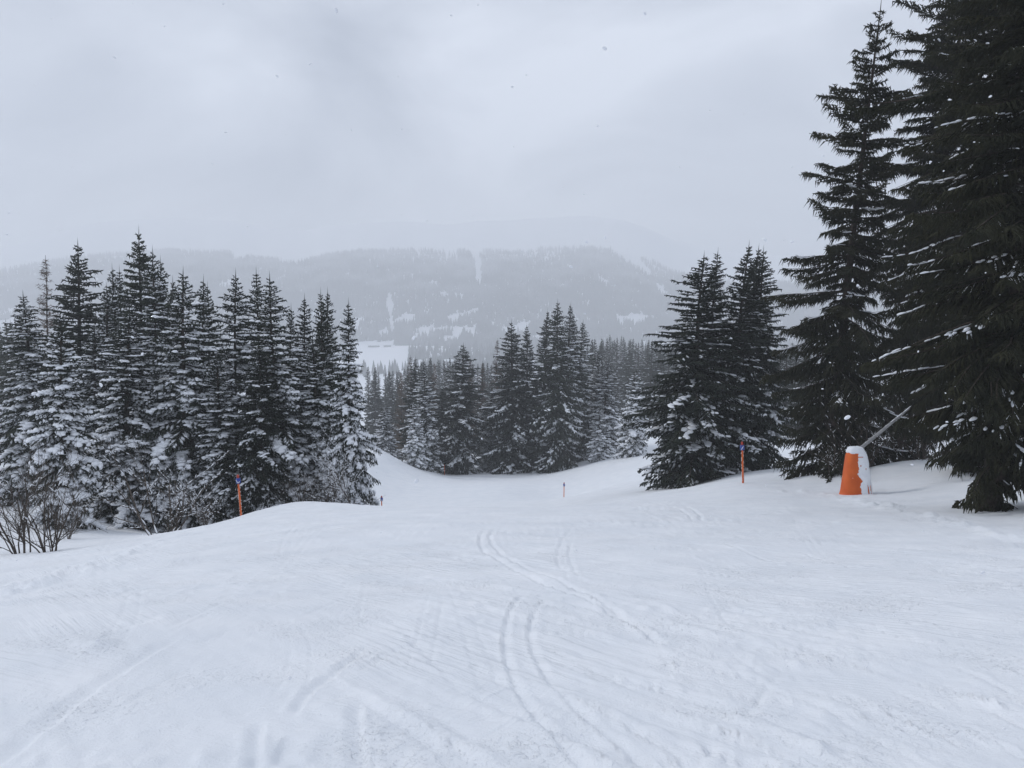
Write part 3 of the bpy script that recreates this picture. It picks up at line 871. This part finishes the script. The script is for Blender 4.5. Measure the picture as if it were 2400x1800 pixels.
plant(215, 760, 47, 'snow2', 102, 'low snowy spruce filling the gap right of the thickly padded one', GL)
plant(600, 800, 41, 'mid1', 97, 'low dark spruce behind the nearest orange pole', GL)
plant(520, 830, 42, 'snow3', 102, 'low snowy spruce left of the nearest orange pole', GL)
plant(102, 597, 70, 'larch1', 70, 'bare thin larch standing above the spruces at far left', 'bare larches', lean=0.3)

plant(1311, 707, 112, 'mid1', 62, 'tallest spruce of the central clump in the hollow', GM, lean=0.8)
plant(1282, 729, 115, 'mid2', 55, 'spruce top at the left shoulder of the tallest central one', GM)
plant(1333, 714, 116, 'snow3', 52, 'spruce top touching the right side of the tallest central one', GM)
plant(1347, 748, 119, 'mid2', 48, 'lower top, second to the right of the tallest central spruce', GM)
plant(1361, 754, 121, 'snow3', 56, 'outermost right top of the tall central clump', GM)
plant(1201, 754, 116, 'mid1', 72, 'wide-skirted spruce with a blunt top left of the tall central clump', GM)
plant(1238, 763, 122, 'mid2', 52, 'pointed spruce between the blunt-topped one and the tall central clump', GM)
plant(1082, 807, 117, 'mid1', 70, 'lone pointed spruce with a broad skirt behind the small far orange pole', GM)
plant(996, 846, 112, 'snow3', 46, 'spruce left of the lone pointed one, right of two touching tops', GM)
plant(975, 840, 120, 'mid2', 44, 'spruce left of the lone pointed one, left of two touching tops', GM)
plant(972, 934, 106, 'heavy1', 32, 'small snow-padded spruce on a bare trunk beside the netting fence', GM, lean=0.5)
plant(902, 948, 112, 'snow2', 36, 'small snowy spruce on the rise next to the end of the left wood', GM)
plant(1406, 822, 126, 'snow3', 48, 'grey snowy spruce right of the tall central clump', GM)
plant(1424, 846, 120, 'snow2', 52, 'greyish snowy spruce, lower one right of the tall central clump', GM)
plant(1408, 950, 110, 'heavy1', 36, 'small pale snow-laden spruce at the foot of the grey ones', GM)
plant(1491, 863, 104, 'heavy1', 44, 'pale snow-laden spruce standing alone left of the big right-hand trees', GM)
plant(1150, 900, 125, 'snow3', 48, 'low spruce between the lone pointed one and the blunt-topped one', GM)
plant(1035, 905, 124, 'mid2', 44, 'low dark spruce in the gap left of the lone pointed one', GM)
GLA = 'brown leafless larches behind the hollow'
plant(962, 832, 128, 'larch1', 34, 'brown larch behind the two touching tops at the left of the hollow', GLA, lean=0.5)
plant(1018, 846, 130, 'larch2', 36, 'brown larch between the two touching tops and the lone spruce', GLA, lean=0.5)
plant(1103, 836, 138, 'larch2', 34, 'brown larch peeping out right of the lone pointed spruce', GLA, lean=0.5)
plant(1131, 846, 132, 'larch1', 36, 'brown larch midway between the lone and the blunt-topped spruce', GLA, lean=0.5)
plant(1166, 792, 130, 'larch1', 36, 'tallest brown larch, at the left of the blunt-topped spruce', GLA, lean=0.5)
plant(940, 868, 140, 'larch2', 34, 'brown larch at the left end of the hollow', GLA, lean=0.5)

plant(1655, 598, 52, 'mid1', 140, 'broad dark spruce whose skirt sweeps the snow left of the right orange pole', GR, lean=2.2)
plant(1677, 590, 54, 'mid2', 92, 'spruce top leaning against the right of the broad skirted one', GR, lean=2.2)
plant(1756, 572, 54, 'mid2', 100, 'left and highest of three close tops above the right orange pole', GR, lean=2.6)
plant(1777, 580, 57, 'mid2', 84, 'middle one of three close tops above the right orange pole', GR, lean=2.6)
plant(1797, 584, 56, 'mid1', 92, 'right one of three close tops above the right orange pole', GR, lean=2.2)
plant(2056, 8, 37, 'tall', 250, 'very tall dark spruce with drooping limbs behind the orange snow lance', GR, lean=2.2, rot=0.6)
plant(2385, -330, 30, 'giant', 262, 'huge dark spruce rising out of the picture right of the snow lance', GR, lean=2.0, rot=2.0)
plant(2268, -170, 41, 'giant', 235, 'dark spruce between the very tall one and the huge ones at right', GR, lean=1.9, rot=1.1)
plant(2530, -700, 20.5, 'giant', 430, 'nearest huge dark spruce filling the right edge, branches down to the snow', GR, lean=1.9, rot=4.4)

# far stands: the same look for every tree, so they share their label
frnd = random.Random(21)
def stand(n, u0, u1, Y0, Y1, vline, label, group, jit=14):
    for k in range(n):
        u = u0 + (u1 - u0) * (k + frnd.random()) / n
        Y = frnd.uniform(Y0, Y1)
        v = np.interp(u, [p[0] for p in vline], [p[1] for p in vline]) + frnd.uniform(-3, jit)
        plant(u, v, Y, frnd.choice(['far1', 'far2', 'far1']), frnd.uniform(24, 34) * 180 / Y, label, group, lean=0.4)
stand(26, 862, 1075, 210, 320, [(862, 850), (900, 862), (960, 852), (1010, 838), (1075, 835)], 'hazy spruce of the distant stand under the valley field', 'hazy stand under the valley field')
stand(14, 1080, 1200, 200, 300, [(1080, 850), (1130, 850), (1200, 830)], 'hazy spruce in the gap beside the blunt-topped spruce', 'hazy stand between the central spruces')
stand(34, 1375, 1590, 200, 320, [(1375, 800), (1430, 786), (1500, 795), (1590, 802)], 'hazy spruce of the distant row left of the big right-hand trees', 'hazy row behind the piste')
stand(10, 1815, 1905, 120, 190, [(1815, 820), (1850, 800), (1905, 830)], 'hazy spruce seen through the gap beside the tall dark spruce', 'hazy trees in the right gap')
stand(10, -10, 70, 90, 150, [(-10, 770), (30, 740), (70, 760)], 'hazy spruce behind the wood at the left edge', 'hazy trees at the left edge')
stand(8, 1900, 2420, 75, 120, [(1900, 800), (2420, 700)], 'dim spruce in the shade behind the huge right-hand trees', 'dim trees behind the huge spruces')

# ------------------------------------------------------------------ bare shrubs
def shrub(name, base, seed, stems, height, spread, label, snow=0.5, lean=(0, 0), depth=4, thick=0.035, twigs=True, group='bare shrubs', bias=None):
    global rng
    rng = np.random.default_rng(seed)
    r_ = random.Random(seed)
    S0, S1, R0, R1 = [], [], [], []
    T0, T1, TR_ = [], [], []
    def grow(p, d, length, rad, lev):
        nseg = 4
        for k in range(nseg):
            d = (d + Vector((r_.gauss(0, 0.13), r_.gauss(0, 0.13), r_.gauss(0.02, 0.09)))).normalized()
            q = p + d * (length / nseg)
            r1 = rad * (0.86 if k < nseg - 1 else 0.72)
            S0.append(tuple(p)); S1.append(tuple(q)); R0.append(rad); R1.append(r1)
            if lev > 0 and (k > 0 or lev < depth) and r_.random() < 0.85:
                for _ in range(1 if r_.random() < 0.6 else 2):
                    side = Vector((r_.gauss(0, 1), r_.gauss(0, 1), r_.gauss(0.15, 0.5))).normalized()
                    grow(q, (d * 0.8 + side * 0.75).normalized(), length * r_.uniform(0.42, 0.7), r1 * 0.55, lev - 1)
            p, rad = q, r1
    for k in range(stems):
        an = r_.uniform(0, 6.283); o = Vector((math.cos(an), math.sin(an), 0)) * r_.uniform(0.05, 0.25)
        d = Vector((o.x * spread * 4 + lean[0] + r_.gauss(0, spread * 0.5), o.y * spread * 3 + lean[1], 1)).normalized()
        grow(o - d * 0.3, d, height * r_.uniform(0.6, 1.05), thick * r_.uniform(0.6, 1.1), depth - 1)
    S0, S1 = np.array(S0), np.array(S1); R0, R1 = np.maximum(np.array(R0), 0.004), np.maximum(np.array(R1), 0.003)
    g = Geo(); tubes(g, S0, S1, R0, R1, 4)
    t = empty(name, (base[0], base[1], base[2]))
    tag(t, label, 'shrub', group)
    link('stems', g.mesh('shrub_stems', M_TWIG, True), t)
    flat = np.abs(unit(S1 - S0)[:, 2]) < 0.88
    k = np.where(flat & (rng.random(len(S0)) < snow) & (R0 > 0.0035))[0]
    if len(k):
        sgm = Geo()
        up = np.zeros((len(k), 3)); up[:, 2] = R0[k] * 0.7
        octas(sgm, S0[k] + up, S1[k] + up, R0[k] * 0.9 + 0.010, R0[k] * 0.7 + 0.020, low=0.2)
        link('snow_load', sgm.mesh('shrub_snow', M_TREESNOW, True), t)['kind'] = 'stuff'
    return t
def gpoint(u, Y):
    x = (u - 1200) / (F * 0.985) * Y
    return np.array([x, Y, H1(x, Y)])
shrub('bare_shrub', gpoint(40, 22.0), 1, 8, 2.5, 0.24, 'leafless upright shrub at the left edge, left of two clumps', snow=0.06, thick=0.034, depth=3)
shrub('bare_shrub', gpoint(98, 21.0), 2, 10, 2.2, 0.26, 'dense leafless shrub in front of the thickly padded young spruce', snow=0.06, thick=0.030, depth=3)
shrub('bare_shrub', gpoint(345, 25.0), 3, 3, 2.8, 0.10, 'leafless shrub leaning left with a long low bough, at the lip', snow=0.35, lean=(-0.6, 0), thick=0.042, depth=3)
shrub('bare_shrub', gpoint(378, 26.5), 4, 2, 1.0, 0.05, 'thin upright leafless shrub beside the left-leaning one', snow=0.25, thick=0.028, depth=3)
shrub('bare_shrub', gpoint(410, 27.0), 5, 5, 2.2, 0.16, 'snow-covered leafless shrub leaning right left of the nearest orange pole', snow=0.5, lean=(0.6, 0), thick=0.034, depth=3)
shrub('bare_shrub', gpoint(830, 36.0), 6, 5, 3.0, 0.10, 'snowy leafless shrub at the lip under the end of the left wood', snow=0.75, lean=(-0.5, 0), thick=0.030, depth=3)
shrub('bare_shrub', gpoint(700, 37.5), 21, 10, 2.0, 0.30, 'brown leafless thicket under the left wood right of the nearest orange pole', snow=0.15, thick=0.024, depth=3)
shrub('bare_shrub', gpoint(775, 37.5), 22, 12, 1.9, 0.32, 'brown leafless thicket under the left wood by its right end', snow=0.2, thick=0.024, depth=3)
shrub('bare_shrub', gpoint(470, 31), 23, 8, 1.5, 0.30, 'brown leafless thicket close left of the nearest orange pole', snow=0.3, thick=0.022, depth=3)
shrub('bare_shrub', gpoint(150, 30), 24, 9, 2.0, 0.26, 'thin brown thicket at the foot of the thickly padded spruce', snow=0.15, thick=0.022, depth=3)
shrub('bare_shrub', gpoint(855, 36), 9, 3, 0.8, 0.25, 'thin low leafless shrub at the lip beside the open hollow', snow=0.1, thick=0.014, depth=3)
shrub('bare_shrub', gpoint(2045, 35.5), 7, 7, 2.6, 0.16, 'leafless bush with bare stems right behind the orange snow lance', snow=0.12, lean=(-0.35, 0), thick=0.055, depth=3)
shrub('bare_shrub', gpoint(2110, 36), 8, 10, 2.4, 0.16, 'leafless bush with crowded grey stems right of the snow lance pipe', snow=0.12, lean=(-0.15, 0), thick=0.05, depth=3)
shrub('bare_shrub', gpoint(2000, 35), 10, 5, 2.4, 0.14, 'leafless bush leaning left behind the snow lance', snow=0.2, lean=(-0.7, 0), thick=0.045, depth=3)
shrub('bare_shrub', gpoint(2165, 35), 12, 9, 2.0, 0.16, 'leafless bush in the gap between snow lance and nearest huge spruce', snow=0.12, thick=0.045, depth=3)

# ------------------------------------------------------------------ piste poles
def lathe(prof, n=16, cx=0.0, cy=0.0):
    g = Geo(); P = np.array(prof); k = len(P)
    an = np.arange(n) * 2 * math.pi / n
    V = np.stack([P[:, None, 0] * np.cos(an) + cx, P[:, None, 0] * np.sin(an) + cy, np.broadcast_to(P[:, None, 1], (k, n))], -1).reshape(-1, 3)
    T = []
    for i in range(k - 1):
        for j in range(n):
            j2 = (j + 1) % n
            T += [[i * n + j, i * n + j2, (i + 1) * n + j2], [i * n + j, (i + 1) * n + j2, (i + 1) * n + j]]
    b = len(V); V = np.vstack([V, [[cx, cy, P[0, 1]], [cx, cy, P[-1, 1]]]])
    for j in range(n):
        j2 = (j + 1) % n
        T += [[b, j2, j], [b + 1, (k - 1) * n + j, (k - 1) * n + j2]]
    g.add(V, T)
    return g

def stroke(path, r, w):
    """flat printed strokes wrapped on a drum of radius r; path in (angle, z)"""
    g = Geo()
    for (a0, z0_), (a1, z1) in zip(path[:-1], path[1:]):
        m = 6
        for k in range(m):
            q0, q1 = k / m, (k + 1.02) / m
            p = []
            dx, dz = (a1 - a0) * r, z1 - z0_
            ln = math.hypot(dx, dz); nx, nz = -dz / ln * w, dx / ln * w
            for q, s_ in ((q0, 1), (q0, -1), (q1, -1), (q1, 1)):
                a = a0 + (a1 - a0) * q + s_ * nx / r; zz = z0_ + (z1 - z0_) * q + s_ * nz
                p.append((r * math.sin(a), -r * math.cos(a), zz))
            g.add(p, [[0, 1, 2], [0, 2, 3]])
    return g

def pole(u, Y, height, lean_deg, label, sign=None, crust=True, seed=0, z=None):
    x = (u - 1200) / (F * 0.982) * Y
    zz = H1(x, Y) if z is None else z
    t = empty('piste_marker_pole', (x, Y, zz))
    t.rotation_euler = (0, math.radians(lean_deg), 0)
    tag(t, label, 'pole', 'orange piste marker poles')
    s = 0.045
    link('rod', lathe([(s, -0.6), (s, 0.3), (s * 0.97, height - 0.32), (s * 0.97, height - 0.12)], 14).mesh('pole_rod', M_ORANGE, True), t)
    link('tip', lathe([(s * 1.02, height - 0.20), (s * 1.25, height - 0.15), (s * 1.25, height - 0.04), (s * 0.9, height - 0.01), (0.012, height)], 14).mesh('pole_tip', M_RED, True), t)
    if sign:
        rd = 0.105
        dr = link('sign_drum', lathe([(0.05, height - 0.42), (rd, height - 0.405), (rd, height - 0.175), (0.05, height - 0.16)], 20).mesh('pole_drum', M_BLUE, True), t)
        paths = {'tick': [(-0.75, height - 0.22), (0.15, height - 0.37), (0.95, height - 0.31)], 'slash': [(-0.7, height - 0.37), (0.25, height - 0.20)]}
        link('arrow_mark', stroke(paths[sign], rd + 0.004, 0.016).mesh('pole_arrow', M_WHITE), dr)
    if crust:
        global rng
        rng = np.random.default_rng(seed)
        k = 26; zc = np.linspace(0.05, height - 0.5, k); sgn = np.where(rng.random(k) < 0.5, -1.0, 1.0)
        p = np.stack([sgn * (s + 0.004), rng.normal(0, 0.012, k), zc], 1)
        g = Geo(); octas(g, p - [0, 0, 0.04], p + [0, 0, 0.04], np.full(k, 0.018), rng.uniform(0.014, 0.03, k), 0.8)
        link('rime', g.mesh('pole_rime', M_TREESNOW, True), t)['kind'] = 'stuff'
    return t
pole(562, 34.0, 2.02, -2.6, 'nearest orange marker pole with blue drum, at the lip by the left wood', 'tick', seed=1)
pole(1742, 36, 2.0, -3.0, 'orange marker pole with blue drum under the three close spruce tops', 'slash', seed=2)
pole(1322, 80, 1.97, 0.3, 'far slim orange marker pole standing in the middle of the piste', 'slash', crust=False)
pole(893, 60, 2.0, 0.5, 'orange marker pole mostly hidden behind the lip, only its head showing', 'tick', crust=False)
pole(1042, 112, 1.75, 0.0, 'farthest orange marker pole in front of the lone pointed spruce', None, crust=False)

# ------------------------------------------------------------------ snow lance with orange padding
LX, LY = at(2008, 1155, 30)[0], 30.0
LZ = H1(LX, LY)
lance = empty('snow_lance', (LX, LY, LZ))
tag(lance, 'snow lance in orange padding, half plastered with snow, pipe tilted to the right', 'snow lance')
def pad_surface(h, th, grow=0.0):
    """h 0..1 up the padding, th angle; narrow rounded top, flared foot"""
    prof = np.interp(h, [0, 0.06, 0.15, 0.45, 0.70, 0.80, 0.86, 0.91, 0.95, 0.98, 1.0], [0.62, 0.60, 0.55, 0.465, 0.40, 0.37, 0.34, 0.295, 0.23, 0.145, 0.0])
    z = np.interp(h, [0, 0.8, 0.86, 0.91, 0.95, 0.98, 1.0], [-0.25, 1.50, 1.62, 1.70, 1.755, 1.785, 1.80])
    cx = -0.03 - 0.10 * h
    e = 3.0
    c, s = np.cos(th), np.sin(th)
    sq = (np.abs(c) ** e + np.abs(s) ** e) ** (-1 / e)
    crease = 1 - 0.03 * np.exp(-((np.mod(th + 0.6, 2.094) - 1.0) / 0.08) ** 2)
    r = prof * sq * crease + grow * (prof > 0.02)
    return cx + r * c, 0.85 * r * s, z + grow * smooth(0.85, 1.0, h)
hh, tt = np.meshgrid(np.concatenate([np.linspace(0, 0.9, 34), np.linspace(0.91, 1, 12)]), np.linspace(0, 2 * math.pi, 73)[:-1], indexing='ij')
def grid_faces(n, m, wrap=True):
    a, b = np.meshgrid(np.arange(n - 1), np.arange(m if wrap else m - 1), indexing='ij')
    b2 = (b + 1) % m
    return np.stack([a * m + b, a * m + b2, (a + 1) * m + b2, (a + 1) * m + b], -1).reshape(-1, 4)
X, Y_, Z = pad_surface(hh, tt)
link('padding', make_mesh('padding', np.stack([X, Y_, Z], -1).reshape(-1, 3), grid_faces(*hh.shape), M_PAD, True), lance)
# the crust of snow: front right and top; the left face and a few holes stay orange
hh, tt = np.meshgrid(np.concatenate([np.linspace(0, 0.9, 90), np.linspace(0.905, 1, 24)]), np.linspace(0, 2 * math.pi, 181)[:-1], indexing='ij')
nn = fbm(hh * 9, tt * 2.2, 4, 33)
ang_ = np.mod(tt + math.pi / 2 + math.pi, 2 * math.pi) - math.pi      # 0 faces the camera, positive to the right
mask = ang_ + 0.02 + 0.34 * nn + 0.30 * (hh - 0.5) + 0.9 * np.exp(-((ang_ - 2.9) / 0.8) ** 2) * 0
mask = np.minimum(mask, 2.6 - ang_ + 0.4 * nn)
mask = np.maximum(mask, (hh - 0.875) * 12 + 0.4 * nn)
mask = np.where((np.abs(hh - 0.815) < 0.012) & (ang_ > -0.3) & (ang_ < 0.42), np.minimum(mask, -0.05), mask)
for (h0, a0, dh, da) in ((0.22, 0.55, 0.10, 0.08), (0.26, 0.92, 0.125, 0.17), (0.23, 1.25, 0.10, 0.07), (0.42, 1.00, 0.035, 0.06), (0.46, 0.9, 0.03, 0.06), (0.60, 0.55, 0.012, 0.10), (0.66, 0.1, 0.015, 0.07)):
    d_ = ((hh - h0) / dh) ** 2 + ((ang_ - a0) / da) ** 2
    mask = np.minimum(mask, (d_ - 1) * 0.3 + 0.35 * nn)
thick = 0.045 * smooth(-0.02, 0.30, mask) + 0.02 * smooth(0, 0.1, mask) * (0.5 + nn) + 0.05 * smooth(0.9, 1.0, hh) * smooth(0, 0.3, mask)
thick = np.where(mask < 0, -0.012, thick)
X, Y_, Z = pad_surface(hh, tt, thick)
q = grid_faces(*hh.shape)
keepq = (mask.ravel()[q] > -0.02).sum(1) >= 2
link('snow_crust', make_mesh('snow_crust', np.stack([X, Y_, Z], -1).reshape(-1, 3), q[keepq], M_TREESNOW, True), lance)
# the tilted pipe
pa = at(1998, 1066, 30) - [LX, LY, LZ]; pb_ = at(2131, 957, 30.4) - [LX, LY, LZ]
pa, pb_ = np.array(pa), np.array(pb_)
g = Geo()
segs = np.linspace(0, 1, 5); pp = pa + (pb_ - pa) * segs[:, None]; rp = np.array([0.072, 0.068, 0.066, 0.055, 0.034])
tubes(g, pp[:-1], pp[1:], rp[:-1], rp[1:], 14)
link('pipe', g.mesh('lance_pipe', M_METAL, True), lance)
rng = np.random.default_rng(5)
k = 14; qs = np.sort(rng.uniform(0.12, 0.9, k)); p0_ = pa + (pb_ - pa) * qs[:, None]; p0_[:, 2] += np.interp(qs, segs, rp) * 0.85
g = Geo(); pads(g, p0_, p0_ + (pb_ - pa) * 0.14, np.full(k, 0.03), np.full(k, 0.02))
link('pipe_snow', g.mesh('lance_pipe_snow', M_TREESNOW, True), lance)

# ------------------------------------------------------------------ netting fence along the rise
fp = [(898, 1052, 104), (920, 1068, 104), (941, 1084, 104), (960, 1094, 105), (978, 1101, 106)]
f0 = at(*fp[0])
fence = empty('netting_fence', (f0[0], f0[1], H1(f0[0], f0[1])))
tag(fence, 'low grey netting fence following the rise beside the hollow', 'fence')
fo = np.array(fence.location)
tops = []
for (u, v, Y) in fp:
    p = at(u, v, Y); zb = H1(p[0], Y)
    b = np.array([p[0], Y, zb]) - fo
    g = Geo(); tubes(g, np.array([b - [0, 0, 0.4]]), np.array([b + [0.02, 0, 1.35]]), np.array([0.035]), np.array([0.03]), 8)
    link('post', g.mesh('fence_post', M_POST, True), fence)
    tops.append(b)
g = Geo(); tops = np.array(tops)
for hz in np.linspace(0.1, 1.25, 7):
    a, b = tops[:-1] + [0, 0, hz], tops[1:] + [0, 0, hz]
    tubes(g, a, b, np.full(len(a), 0.006), np.full(len(a), 0.006), 3)
for i in range(len(tops) - 1):
    qv = np.linspace(0.05, 0.95, 12)[:, None]
    a = tops[i] + (tops[i + 1] - tops[i]) * qv
    tubes(g, a + [0, 0, 0.1], a + [0, 0, 1.25], np.full(12, 0.005), np.full(12, 0.005), 3)
link('net', g.mesh('fence_net', M_POST), fence)

# ------------------------------------------------------------------ far buildings
def chalet(u, v, Y, ln, dp, ht, label, rot=0.0, nwin=5):
    a, dy, dz = pix_dir(u, v)
    x = a / dy * Y
    zz = float(MH(np.array([x / Y]), np.array([Y]))[0])
    t = empty('chalet', (x, Y, zz)); t.rotation_euler = (0, 0, rot)
    tag(t, label, 'building', 'far buildings')
    def box(x0, x1, y0, y1, z0_, z1):
        V = [(x0, y0, z0_), (x1, y0, z0_), (x1, y1, z0_), (x0, y1, z0_), (x0, y0, z1), (x1, y0, z1), (x1, y1, z1), (x0, y1, z1)]
        return V, [(0, 3, 2, 1), (4, 5, 6, 7), (0, 1, 5, 4), (1, 2, 6, 5), (2, 3, 7, 6), (3, 0, 4, 7)]
    V, Q_ = box(-ln / 2, ln / 2, -dp / 2, dp / 2, -4, ht)
    link('walls', make_mesh('chalet_walls', V, Q_, M_WOOD), t)
    rh = ht * 0.45; e = 1.0
    V = [(-ln / 2 - e, -dp / 2 - e, ht - 0.3), (ln / 2 + e, -dp / 2 - e, ht - 0.3), (ln / 2 + e, 0, ht + rh), (-ln / 2 - e, 0, ht + rh),
         (-ln / 2 - e, dp / 2 + e, ht - 0.3), (ln / 2 + e, dp / 2 + e, ht - 0.3)]
    V2_ = [(a_, b_, c_ + 0.8) for a_, b_, c_ in V]
    Qr = [(0, 1, 2, 3), (3, 2, 5, 4), (9, 8, 7, 6), (10, 11, 8, 9), (0, 6, 7, 1), (4, 5, 11, 10), (0, 3, 9, 6), (3, 4, 10, 9), (1, 7, 8, 2), (2, 8, 11, 5)]
    link('roof', make_mesh('chalet_roof', V + V2_, Qr, M_FARSNOW), t)
    wm = None
    for k in range(nwin):
        xx = -ln / 2 + ln * (k + 0.5) / nwin
        if wm is None:
            V, Q_ = box(-0.9, 0.9, -0.06, 0.06, -1.0, 1.0); wm = make_mesh('chalet_window', V, Q_, M_GLASS)
        o = link('window', wm, t); o.location = (xx, -dp / 2 - 0.05, ht * 0.55)
chalet(598, 588, 2440, 46, 16, 9, 'long dim mountain station on the hazy ridge, left building', 0.05, 6)
chalet(642, 588, 2450, 26, 12, 7, 'smaller dim hut right of the long mountain station', -0.05, 4)
chalet(876, 812, 1640, 24, 10, 4, 'dark long barn at the back edge of the white valley field', 0.1, 5)
chalet(908, 813, 1640, 15, 9, 4, 'dark barn right of the long one by the white valley field', 0.05, 4)
chalet(1002, 836, 1180, 20, 12, 5, 'snow-roofed house in the valley behind the brown larches', 0.25, 3)
chalet(1052, 838, 1190, 18, 11, 5, 'snow-roofed house in the valley left of the lone pointed spruce', -0.2, 3)

# ------------------------------------------------------------------ falling snow
rng = np.random.default_rng(12)
k = 700
fy = 2.2 + 22 * rng.random(k) ** 1.3; fu = rng.uniform(-100, 2500, k); fv = rng.uniform(-100, 1750, k)
pts = at(fu, fv, fy).T
ok = pts[:, 2] > H(pts[:, 0], pts[:, 1]) + 0.25
pts = pts[ok]
sz = rng.uniform(0.002, 0.0052, len(pts)) * np.where(rng.random(len(pts)) < 0.25, 1.9, 1.0)
dv = unit(rng.normal(0, 1, pts.shape)) * sz[:, None] * 1.15
g = Geo(); pads(g, pts - dv, pts + dv, sz, sz * 0.9)
flakes = link('falling_snow', g.mesh('falling_snow', M_TREESNOW, True))
tag(flakes, 'scattered snowflakes drifting down through the air', 'snow', kind='stuff')

# ------------------------------------------------------------------ haze in the air
hm = bpy.data.materials.new('haze'); hm.use_nodes = True
hn, hl_ = hm.node_tree.nodes, hm.node_tree.links
hn.clear()
ho = hn.new('ShaderNodeOutputMaterial'); hv = hn.new('ShaderNodeVolumePrincipled')
hv.inputs['Color'].default_value = (0.955, 0.975, 1.0, 1)
hv.inputs['Density'].default_value = HAZE_DENSITY
hv.inputs['Anisotropy'].default_value = 0.0
hl_.new(hv.outputs['Volume'], ho.inputs['Volume'])
zt = max(MZ.max(), 60) + 4; zb = min(MZ.min(), gz.min()) - 1
x1, y0, y1 = 4000, -1300, 3400
V = [(-x1, y0, zb), (x1, y0, zb), (x1, y1, zb), (-x1, y1, zb), (-x1, y0, zt), (x1, y0, zt), (x1, y1, zt), (-x1, y1, zt)]
haze = link('haze', make_mesh('haze', V, [(0, 3, 2, 1), (4, 5, 6, 7), (0, 1, 5, 4), (1, 2, 6, 5), (2, 3, 7, 6), (3, 0, 4, 7)], hm))
tag(haze, 'pale snowy haze filling the air', 'haze', kind='stuff')
print('haze top', zt, 'bottom', zb)

print('TRIS', sum(sum(len(p.vertices) - 2 for p in me.polygons) if len(me.polygons) < 20000 else len(me.polygons) * (len(me.polygons[0].vertices) - 2) for me in bpy.data.meshes))
